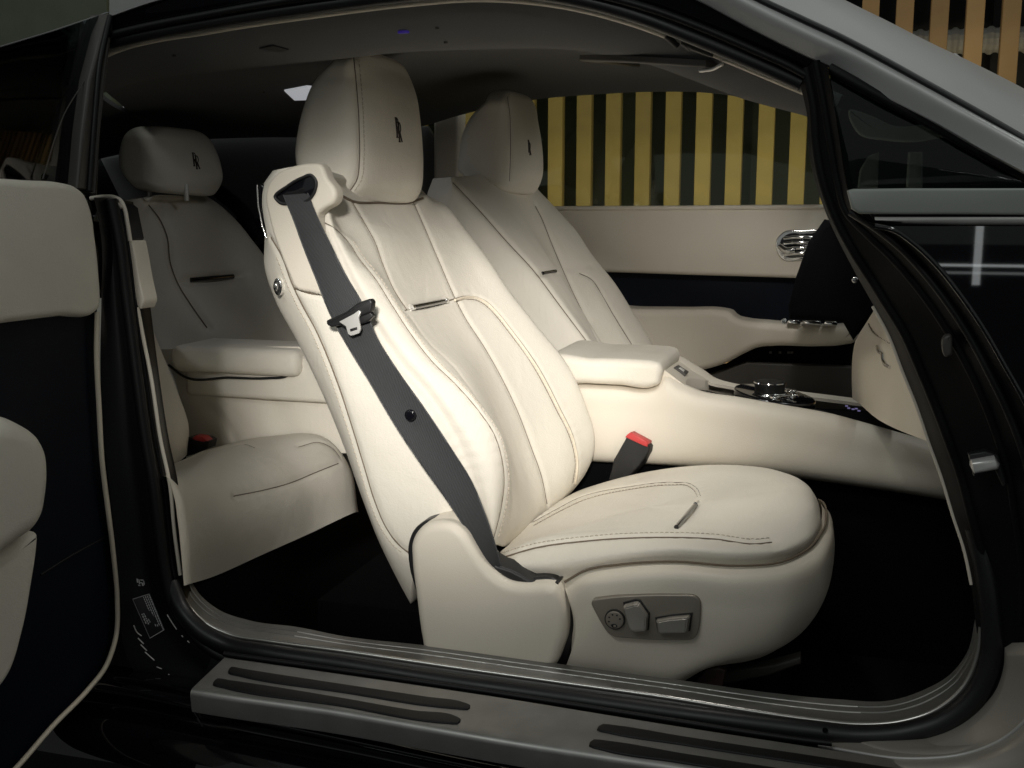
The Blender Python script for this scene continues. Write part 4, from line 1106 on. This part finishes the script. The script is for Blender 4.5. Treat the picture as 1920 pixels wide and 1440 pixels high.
for l in ([(434, 1249), (452, 1252), (640, 1281), (800, 1305), (868, 1315), (882, 1321), (878, 1328), (860, 1327), (640, 1296), (450, 1266), (428, 1260)],
          [(407, 1271), (430, 1274), (640, 1307), (780, 1331), (852, 1340), (864, 1347), (858, 1355), (838, 1354), (640, 1322), (420, 1288), (399, 1282)],
          [(1130, 1356), (1150, 1358), (1280, 1379), (1500, 1412), (1700, 1442), (1900, 1470), (1895, 1484), (1690, 1456), (1490, 1427), (1270, 1393), (1145, 1373), (1119, 1366)],
          [(1113, 1385), (1135, 1387), (1280, 1411), (1500, 1445), (1700, 1476), (1900, 1505), (1890, 1520), (1690, 1491), (1490, 1461), (1270, 1427), (1130, 1404), (1104, 1396)]):
    P = np.array([Wz(p[0], p[1], zt + .0022) for p in l])
    plate('tread_strip', P, (0, 0, 1), .004, .0018, RUBBER_D, tp, smooth_n=120)
# rocker under the door
rk = [WP([(-300, 1180), (-60, 1225), (100, 1250), (240, 1272), (365, 1296)] + [(640, 1345), (927, 1405), (1400, 1490), (1950, 1570)], 1.16),
      WP([(-300, 1230), (-60, 1262), (100, 1285), (240, 1302), (372, 1330), (640, 1388), (927, 1448), (1400, 1530), (1950, 1610)], 1.115),
      WP([(-300, 1255), (-60, 1285), (100, 1308), (240, 1326), (372, 1352), (640, 1405), (927, 1465), (1400, 1545), (1950, 1630)], 1.125),
      WP([(-300, 1280), (-60, 1312), (100, 1340), (240, 1360), (372, 1385), (640, 1440), (927, 1500), (1400, 1580), (1950, 1660)], 1.10),
      WP([(-300, 1700), (-60, 1700), (100, 1710), (240, 1720), (372, 1735), (640, 1760), (927, 1790), (1400, 1850), (1950, 1900)], 1.06)]
sheet('rocker_panel', rk, BLACK_PAINT, car, 120, 70, .03, (0, 1, 0))

JAMB = mat('black_jamb', (0.004, 0.004, 0.005), 0.35, spec=0.35)
# rear jamb (behind the opened door)
jt = [(232, 378), (238, 410), (247, 450), (263, 560), (281, 700), (301, 830), (317, 906), (326, 996), (335, 1080), (350, 1133), (383, 1172), (430, 1205), (500, 1222)]
jR = WP(jt, 1.245)
jM = WP([(206, 374), (214, 410), (222, 450), (236, 560), (254, 700), (272, 830), (285, 906), (296, 996), (308, 1080), (322, 1133), (352, 1180), (402, 1225), (470, 1250)], 1.205)
jM2 = WP([(190, 372), (198, 410), (204, 450), (214, 560), (228, 700), (242, 830), (252, 906), (262, 996), (274, 1080), (288, 1133), (318, 1196), (372, 1255), (430, 1290)], 1.20)
jL = WP([(176, 370), (184, 410), (190, 450), (190, 560), (188, 700), (195, 830), (204, 906), (214, 996), (222, 1080), (228, 1140), (230, 1205), (262, 1275), (372, 1325)], 1.18)
jamb = sheet('rear_jamb', [jR, jM, jM2, jL], JAMB, car, 140, 60, .02, (0, 1, 0))
tube('jamb_seal', jM + [0, .002, 0], .008, RUBBER_D, jamb, n=140, seg=12)
tube('jamb_seal', jR + [0, -.002, 0], .005, RUBBER_D, jamb, n=140, seg=10)
# cream trim beside it
tr = [WP([(176, 369), (216, 370), (231, 378), (238, 410), (247, 450), (257, 520), (264, 575)], 1.255)]
tube('jamb_trim', np.concatenate([WP([(258, 576), (270, 640), (282, 700), (302, 830), (318, 906), (327, 996), (338, 1078)], 1.228)]), .0026, TRIM, car, n=100)
plate('jamb_trim_cap', WP(fillet([(237, 452), (247, 450), (253, 480), (262, 530), (270, 565), (263, 581), (257, 574), (251, 545), (244, 500)], 6), 1.226), nY, .03, .002, TRIM, car)
tube('jamb_trim', WP([(170, 372), (196, 369), (214, 370), (226, 376), (233, 390), (239, 420), (244, 452)], 1.226), .003, TRIM, car, n=60)
tube('jamb_trim', WP([(206, 394), (211, 385), (220, 382), (228, 390)], 1.222), .0022, TRIM, car, n=20)
plate('jamb_cover', WP([(176, 376), (196, 374), (206, 396), (212, 386), (222, 382), (232, 390), (244, 448), (238, 455), (230, 462), (192, 455)], 1.224), nY, .03, .004, BLACK_PL, car)
# label on the jamb
bj = BVHTree.FromObject(jamb, bpy.context.evaluated_depsgraph_get()) if False else None
lab = mat('printed_white', (0.6, 0.6, 0.6), 0.6)
Mjw = np.array([v.co[:] for v in jamb.data.vertices]) + WLOC[jamb.name]
bvh_j = BVHTree.FromPolygons([Vector(v) for v in Mjw], [tuple(p.vertices) for p in jamb.data.polygons])
sticker_pts = [(249, 1122), (281, 1112), (309, 1180), (282, 1196)]
SQ = [on(bvh_j, *p, .0008)[0] for p in sticker_pts]
def sq(u, v): return (SQ[0] * (1 - u) + SQ[1] * u) * (1 - v) + (SQ[3] * (1 - u) + SQ[2] * u) * v
nS = np.cross(SQ[1] - SQ[0], SQ[3] - SQ[0]); nS /= np.linalg.norm(nS); nS = nS if nS[1] < 0 else -nS
stk = plate('certification_label', np.array([sq(0, 0), sq(1, 0), sq(1, 1), sq(0, 1)]) + nS * .002, nS, .003, .0003, BLACK_PL, jamb)
V, F = [], []
def sbar(u0, v0, u1, v1, lift=.0026):
    o = len(V); V.extend([sq(u0, v0) + nS * lift, sq(u1, v0) + nS * lift, sq(u1, v1) + nS * lift, sq(u0, v1) + nS * lift]); F.append((o, o + 1, o + 2, o + 3))
rr_ = random.Random(3)
for u in (.93, .82, .71, .60):
    v = 0.03
    while v < (.97 if u > .9 else .80):
        L = rr_.uniform(.02, .07); sbar(u, v, u + .045, min(.97, v + L)); v += L + .014
for u in (.12, .24, .36):
    v = .40
    while v < .66: L = rr_.uniform(.02, .06); sbar(u, v, u + .07, v + L); v += L + .018
for a in ((0, 0, 1, .012), (0, .985, 1, 1), (0, 0, .015, 1), (.985, 0, 1, 1)): sbar(*a)
build('label_print', V, F, lab, jamb, smooth=False)
V, F = [], []
for (px, py, wq, hq) in ((256, 1084, 3, 8), (260, 1085, 2, 10), (263, 1086, 6, 2), (262, 1091, 5, 2), (266, 1092, 3, 6), (259, 1096, 4, 2), (269, 1088, 2, 8)):
    p, n = on(bvh_j, px, py, .0015); q, _ = on(bvh_j, px + wq, py + hq * .15, .0015); r, _ = on(bvh_j, px + wq + 1, py + hq, .0015); s_, _ = on(bvh_j, px + 1, py + hq, .0015)
    o = len(V); V.extend([p, q, r, s_]); F.append((o, o + 1, o + 2, o + 3))
build('tyre_symbol', V, F, lab, jamb, smooth=False)

V, F = [], []
for l in ([(251, 1172), (258, 1186), (266, 1192)], [(259, 1196), (270, 1207)], [(264, 1208), (276, 1220)], [(272, 1222), (290, 1238)], [(294, 1250), (304, 1254)], [(316, 1264), (320, 1267)], [(314, 1152), (322, 1165), (332, 1180)], [(341, 1191), (344, 1194)], [(352, 1201), (356, 1205)]):
    Q, QN = px_path(bvh_j, l, 1.5)
    if len(Q) < 3: continue
    v, f = tube_geo(Q + QN * .001, .0008, 6); o = len(V); V += list(v); F += [tuple(i + o for i in q) for q in f]
stuff(build('film_glints', V, F, STEEL, jamb))  # bright dashes imitate the sparkle of crumpled clear film

# ---------------- roof rail and front pillar, black inner frame
f_in = [(150, 100, 1.262), (205, 84, 1.262), (400, 44, 1.262), (600, 14, 1.262), (760, -6, 1.262), (900, -16, 1.262), (1048, -4, 1.262), (1192, 32, 1.262), (1288, 68, 1.262), (1383, 107, 1.262), (1450, 136, 1.262), (1503, 160, 1.262)]
f_out = [(150, 50, 1.235), (205, 34, 1.235), (280, 8, 1.235), (400, -20, 1.235), (600, -50, 1.235), (800, -70, 1.235), (1000, -60, 1.235), (1150, -38, 1.235), (1307, 0, 1.235), (1407, 53, 1.235), (1508, 103, 1.235), (1551, 122, 1.235)]
f_m1 = [(150, 82, 1.244), (205, 66, 1.244), (400, 25, 1.244), (600, -8, 1.244), (760, -26, 1.244), (900, -34, 1.244), (1080, -18, 1.244), (1230, 20, 1.244), (1330, 58, 1.244), (1420, 97, 1.244), (1480, 124, 1.244), (1520, 146, 1.244)]
fr = sheet('roof_frame', [WP(f_in), WP(f_m1), WP(f_out)], BLACK_PAINT, car, 140, 24, .03, (0, 1, .3))
tube('roof_seal', WP([(p[0], p[1] - 3, 1.245) for p in f_in]), .0085, RUBBER, fr, n=140, seg=12)
tube('roof_seal', WP([(p[0], p[1], 1.234) for p in f_m1]), .0045, RUBBER_D, fr, n=140, seg=10)
# pillar jamb down to the sill: inner edge -> outer edge
pin = [(1498, 150, 1.262), (1513, 216, 1.258), (1517, 287, 1.255), (1527, 335, 1.252), (1546, 393, 1.25), (1587, 480, 1.25), (1615, 532, 1.25), (1639, 574, 1.25), (1667, 626, 1.25), (1694, 695, 1.25), (1722, 765, 1.25), (1743, 827, 1.25), (1767, 893, 1.25), (1790, 969, 1.245), (1811, 1034, 1.24), (1824, 1096, 1.235), (1832, 1160, 1.228), (1836, 1230, 1.228), (1808, 1290, 1.228)]
pr1 = [(1512, 128, 1.235), (1527, 200, 1.23), (1533, 280, 1.228), (1543, 335, 1.226), (1562, 393, 1.225), (1604, 475, 1.22), (1636, 525, 1.22), (1664, 570, 1.215), (1696, 622, 1.21), (1726, 690, 1.21), (1755, 760, 1.21), (1778, 820, 1.205), (1803, 890, 1.205), (1824, 969, 1.20), (1842, 1034, 1.20), (1856, 1096, 1.20), (1864, 1170, 1.20), (1866, 1250, 1.20), (1836, 1316, 1.20)]
pr2 = [(1530, 115, 1.222), (1545, 190, 1.218), (1558, 270, 1.216), (1570, 335, 1.215), (1586, 393, 1.21), (1628, 440, 1.195), (1668, 478, 1.185), (1710, 525, 1.175), (1755, 585, 1.17), (1798, 655, 1.165), (1838, 735, 1.16), (1866, 805, 1.16), (1890, 880, 1.16), (1905, 969, 1.165), (1915, 1034, 1.17), (1918, 1096, 1.175), (1912, 1170, 1.18), (1896, 1250, 1.185), (1858, 1325, 1.19)]
pr3 = [(1552, 122, 1.205), (1562, 190, 1.20), (1575, 270, 1.20), (1588, 353, 1.195), (1605, 404, 1.18), (1674, 428, 1.15), (1715, 456, 1.14), (1750, 490, 1.13), (1800, 552, 1.12), (1847, 622, 1.115), (1880, 680, 1.11), (1920, 752, 1.11), (1955, 840, 1.11), (1980, 969, 1.115), (1990, 1034, 1.12), (1990, 1096, 1.13), (1960, 1180, 1.15), (1915, 1260, 1.165), (1876, 1330, 1.175)]
PILL = mat('black_pillar', (0.003, 0.003, 0.004), 0.6, spec=0.14)
pil = sheet('front_pillar', [WP(l) for l in (pin, pr1, pr2, pr3)], PILL, car, 180, 70, .03, (0, 1, 0))
tube('pillar_seal', WP([(p[0], p[1], p[2] + .001) for p in pr1[:-1]]), .006, PILL, pil, n=160, seg=12)
tube('pillar_seal', WP([(p[0], p[1], p[2] + .001) for p in pr2[:-2]]), .0045, PILL, pil, n=160, seg=10)
tube('pillar_seal', WP([((p[0] + q[0]) / 2, (p[1] + q[1]) / 2, (p[2] + q[2]) / 2 - .004) for p, q in zip(pr2[4:-3], pr3[4:-3])]), .004, RUBBER_D, pil, n=120, seg=10)
tube('trim_edge', WP([(p[0] - 2, p[1], p[2] + .004) for p in pin[7:-3]]), .0022, TRIM, pil, n=120, seg=8)
# clip and striker on the pillar
plate('jamb_clip', WP([(1772, 630), (1781, 627), (1787, 650), (1783, 668), (1774, 670), (1767, 655)], 1.155), nY, .01, .003, GREY_PL, pil, smooth_n=30)
plate('striker', WP([(1822, 866), (1866, 858), (1876, 872), (1872, 882), (1828, 890), (1822, 880)], 1.145), nY, .02, .005, STEEL, pil)
plate('striker_plate', WP([(1816, 852), (1846, 845), (1872, 852), (1890, 905), (1880, 912), (1866, 880), (1826, 893)], 1.156), nY, .01, .003, BLACK_PL, pil)

# silver outer pillar and roof
s_lo = [(1250, -25, 1.228), (1307, 0, 1.228), (1407, 53, 1.226), (1508, 103, 1.224), (1556, 124, 1.222), (1667, 186, 1.21), (1750, 228, 1.20), (1833, 275, 1.19), (1920, 322, 1.175), (2050, 395, 1.15)]
s_c1 = [(1290, -40, 1.214), (1340, -16, 1.214), (1440, 36, 1.212), (1540, 84, 1.209), (1600, 112, 1.207), (1700, 162, 1.198), (1790, 210, 1.188), (1870, 252, 1.178), (1960, 302, 1.163), (2080, 370, 1.141)]
s_c2 = [(1375, -30, 1.215), (1417, -8, 1.215), (1500, 31, 1.213), (1575, 66, 1.211), (1633, 96, 1.208), (1731, 150, 1.20), (1833, 207, 1.19), (1920, 257, 1.18), (2000, 303, 1.165), (2120, 372, 1.145)]
tube_l = WP([(p[0] + 1, p[1] + 4, p[2] - .002) for p in s_c2])
op = sheet('outer_pillar', [WP(s_lo), WP(s_c1), WP(s_c2)], SILVER, car, 120, 40, .02, (0, 1, 0))
tube('shut_line', tube_l, .0035, BLACK_PL, op, n=90)
s_d1 = [(1378, -34, 1.222), (1420, -11, 1.222), (1503, 28, 1.22), (1578, 63, 1.218), (1636, 93, 1.215), (1734, 147, 1.207), (1836, 204, 1.197), (1923, 254, 1.187), (2003, 300, 1.172), (2123, 369, 1.152)]
s_d2 = [(1430, -60, 1.33), (1470, -40, 1.33), (1550, -2, 1.33), (1640, 42, 1.33), (1700, 74, 1.325), (1790, 122, 1.315), (1870, 168, 1.305), (1950, 212, 1.295), (2030, 260, 1.28), (2150, 330, 1.26)]
s_d3 = [(1450, -75, 1.62), (1500, -45, 1.62), (1580, 4, 1.62), (1671, 46, 1.62), (1740, 78, 1.615), (1815, 113, 1.61), (1870, 140, 1.60), (1920, 166, 1.59), (2000, 210, 1.57), (2120, 280, 1.55)]
rfp = sheet('roof_panel', [WP(s_d1), WP(s_d2), WP(s_d3)], SILVER, car, 120, 40, .01, (0, .3, -1))
tube('roof_reflection_line', WP([(1510, -12, 1.36), (1580, 45, 1.36), (1637, 93, 1.235)]), .0025, SILVER, rfp, n=30)  # thin tubes stand in for reflection lines on the silver roof
tube('roof_reflection_line', WP([(1790, 103, 1.5), (1812, 122, 1.45), (1860, 165, 1.36), (1920, 222, 1.25), (1950, 255, 1.21)]), .0025, SILVER, rfp, n=30)
# roof outside above the opening, at the left
sheet('roof_side', [WP([(205, 31, 1.232), (280, 5, 1.232), (400, -24, 1.232), (600, -55, 1.232), (800, -75, 1.232), (1000, -66, 1.232), (1150, -44, 1.232), (1300, -6, 1.232)]),
                    WP([(205, -5, 1.225), (280, -30, 1.225), (400, -60, 1.225), (600, -90, 1.225), (800, -110, 1.225), (1000, -105, 1.225), (1150, -80, 1.225), (1340, -30, 1.215)])], SILVER, car, 60, 10, .02, (0, 1, 0))
# quarter window
qw = WP([(1553, 128), (1667, 188), (1750, 231), (1833, 279), (1930, 330), (1990, 362), (1590, 362), (1578, 290)], 1.225)
plate('quarter_window', qw, nY, .005, .001, DARKGLASS, car)
tube('window_gasket', WP([(1554, 128), (1667, 190), (1750, 233), (1833, 281), (1930, 332)], 1.215), .006, RUBBER_D, car, n=60)
# windscreen base seen through it, dash top pad
plate('windscreen_frit', WP([(1555, 112), (1660, 168), (1760, 225), (1960, 340), (1960, 430), (1555, 430)], 1.75), (-0.5, -.85, 0), .02, .004, CARPET, car)
vis = plate('sun_visor', WP([(1610, 250), (1660, 262), (1740, 262), (1800, 240), (1790, 228), (1740, 232), (1680, 236), (1630, 215), (1592, 205)], 1.55), nY, .02, .004, TRIM, car, smooth_n=50)
for l in ([(1608, 352), (1612, 318), (1628, 292), (1648, 285), (1646, 352)], [(1700, 352), (1704, 285), (1730, 285), (1730, 352)]):
    plate('window_trim', WP(l, 1.60), nY, .02, .004, TRIM, car)
# silver waist moulding, chrome line, black front wing
wm = [(1588, 357), (1600, 354), (1700, 353), (1800, 353), (1990, 353), (1990, 404), (1800, 402), (1700, 402), (1612, 401), (1597, 392)]
WAIST = mat('grey_green_paint', (0.27, 0.285, 0.27), 0.5, metal=0.2)
wst = plate('waist_moulding', WP(wm, 1.135), nY, .05, .003, WAIST, car)
plate('chrome_strip', WP([(1640, 407), (1800, 407), (1990, 407), (1990, 424), (1800, 423), (1690, 421)], 1.122), nY, .03, .003, ALU, car)
plate('wing_upper', WP([(1604, 362), (1990, 362), (1990, 440), (1720, 440), (1640, 415)], 1.165), nY, .02, .002, BLACK_PL, car)
w0 = WP([(1640, 424), (1674, 431), (1716, 459), (1752, 493), (1802, 555), (1849, 625), (1882, 683), (1922, 755), (1958, 843), (1984, 970)], 1.112)
w1 = WP([(1760, 424), (1790, 440), (1820, 480), (1850, 520), (1890, 580), (1930, 650), (1960, 710), (1990, 780), (2020, 870), (2040, 980)], 1.112)
w2 = WP([(1900, 424), (1930, 440), (1960, 480), (1990, 520), (2030, 580), (2070, 650), (2100, 710), (2120, 780), (2140, 870), (2150, 980)], 1.112)
w3 = WP([(2100, 424), (2110, 440), (2130, 480), (2150, 520), (2190, 580), (2230, 650), (2260, 710), (2280, 780), (2300, 870), (2320, 980)], 1.112)
wing = sheet('front_wing', [w0, w1, w2, w3], BLACK_PAINT, car, 80, 50, .02, (0, 1, 0))
tube('wing_edge', w0 + [0, -.001, 0], .0025, PIANO, wing, n=80)
for yy in (488, 497):
    pass
# lower corner of the front wing
lc = [WP([(1535, 1396, 1.186), (1580, 1399, 1.18), (1651, 1403, 1.175), (1735, 1397, 1.175), (1817, 1364, 1.175), (1866, 1315, 1.175), (1886, 1262, 1.175), (1888, 1226, 1.175)]),
      WP([(1535, 1398, 1.186), (1590, 1408, 1.168), (1692, 1422, 1.145), (1815, 1412, 1.14), (1876, 1388, 1.13), (1915, 1358, 1.12), (1950, 1310, 1.11), (1960, 1226, 1.11)]),
      WP([(1535, 1400, 1.186), (1595, 1413, 1.165), (1692, 1436, 1.13), (1822, 1426, 1.12), (1890, 1402, 1.11), (1935, 1368, 1.10), (1980, 1320, 1.09), (2000, 1226, 1.09)]),
      WP([(1535, 1402, 1.188), (1600, 1440, 1.17), (1700, 1520, 1.12), (1850, 1520, 1.10), (1950, 1500, 1.08), (2010, 1450, 1.07), (2060, 1350, 1.06), (2080, 1226, 1.06)])]
wc = sheet('wing_corner', lc, BODY_GREY, car, 80, 60, .03, (0, 1, 0))
tube('corner_crease', lc[1] + [0, -.001, .0005], .0018, SILVER, wc, n=90)
c = W(1547, 1370, 1.186)
plate('seal_hole', ring(c, .003, .003, 14), nY, .002, .0004, CARPET, car)

# ---------------- the opened side door at the left
XD = -0.93
door = new_obj('side_door', None, car, Wx(60, 1100, XD) * [1, 1, 0] + [0, 0, .25])
nX = (1, 0, 0)
def dplate(name, l, x, th, r, m, parent=door, **k): return plate(name, WX(l, x), nX, th, r, m, parent, **k)
dplate('door_frame', [(-200, 345), (0, 345), (140, 352), (172, 380), (186, 480), (183, 585), (181, 661), (186, 769), (191, 859), (203, 960), (213, 1043), (220, 1127), (217, 1200), (200, 1250), (167, 1293), (100, 1363), (33, 1440), (-150, 1620), (-300, 1620)], XD - .014, .05, .002, BLACK_PL)
dplate('door_inlay', [(-200, 570), (0, 570), (180, 570), (179, 661), (184, 769), (189, 859), (201, 960), (211, 1043), (218, 1127), (215, 1200), (198, 1248), (165, 1291), (98, 1361), (31, 1438), (-150, 1618), (-300, 1618)], XD - .008, .01, .001, NAVY)
dplate('door_card', [(-200, 322), (0, 334), (60, 338), (120, 342), (146, 349), (162, 362), (174, 390), (184, 450), (191, 520), (193, 560), (191, 578), (184, 586), (120, 593), (0, 608), (-200, 634)], XD + .012, .03, .010, LEATHER, smooth_n=140)
tube('door_piping', WX([(182, 585), (181, 661), (186, 769), (191, 859), (203, 960), (213, 1043), (220, 1127), (217, 1195), (198, 1250), (165, 1293), (100, 1360), (33, 1437), (-60, 1530)], XD + .002), .0034, PIPING, door, n=140)
dplate('door_pocket', [(-200, 1080), (0, 1040), (76, 1003), (75, 1030), (66, 1095), (50, 1180), (20, 1270), (0, 1298), (-60, 1360), (-200, 1460)], XD + .030, .05, .012, LEATHER, smooth_n=120)
dplate('door_armrest', [(-200, 760), (-60, 778), (0, 783), (22, 781), (60, 795), (90, 818), (104, 850), (107, 880), (103, 935), (96, 968), (80, 996), (45, 1022), (0, 1055), (-90, 1110), (-200, 1160)], XD + .065, .09, .028, LEATHER, smooth_n=140, steps=8)
tube('inlay_seam', WX([(76, 1078), (130, 1044), (196, 1008)], XD - .0078), .0016, RUBBER_D, door, n=20)
# door window
dg = dplate('door_glass', [(-200, 170), (0, 88), (100, 58), (207, 22), (196, 60), (186, 120), (178, 200), (172, 300), (170, 352), (0, 345), (-200, 335)], XD - .012, .006, .001, DARKGLASS)
dplate('glass_backing', [(-200, 175), (0, 92), (100, 62), (203, 26), (190, 70), (176, 200), (168, 352), (0, 345), (-200, 335)], XD - .12, .01, .002, CARPET)
tube('glass_edge', WX([(213, 14), (196, 58), (165, 138), (120, 215), (80, 335)], XD - .004), .0007, GREY_PL, door, n=40)
for l, m_ in (([(206, 26), (191, 62), (168, 150), (155, 250), (146, 352), (165, 356), (172, 260), (183, 150), (199, 60)], GREY_PL), ([(208, 40), (192, 150), (182, 250), (175, 362), (184, 366), (189, 255), (199, 155), (209, 70)], GREY_PL)):
    dplate('window_pillar', l, XD + .004, .03, .004, m_, label=None)
tube('pillar_gasket', WX([(207, 30), (189, 110), (178, 220), (168, 358)], XD + .006), .004, RUBBER_D, door, n=50)
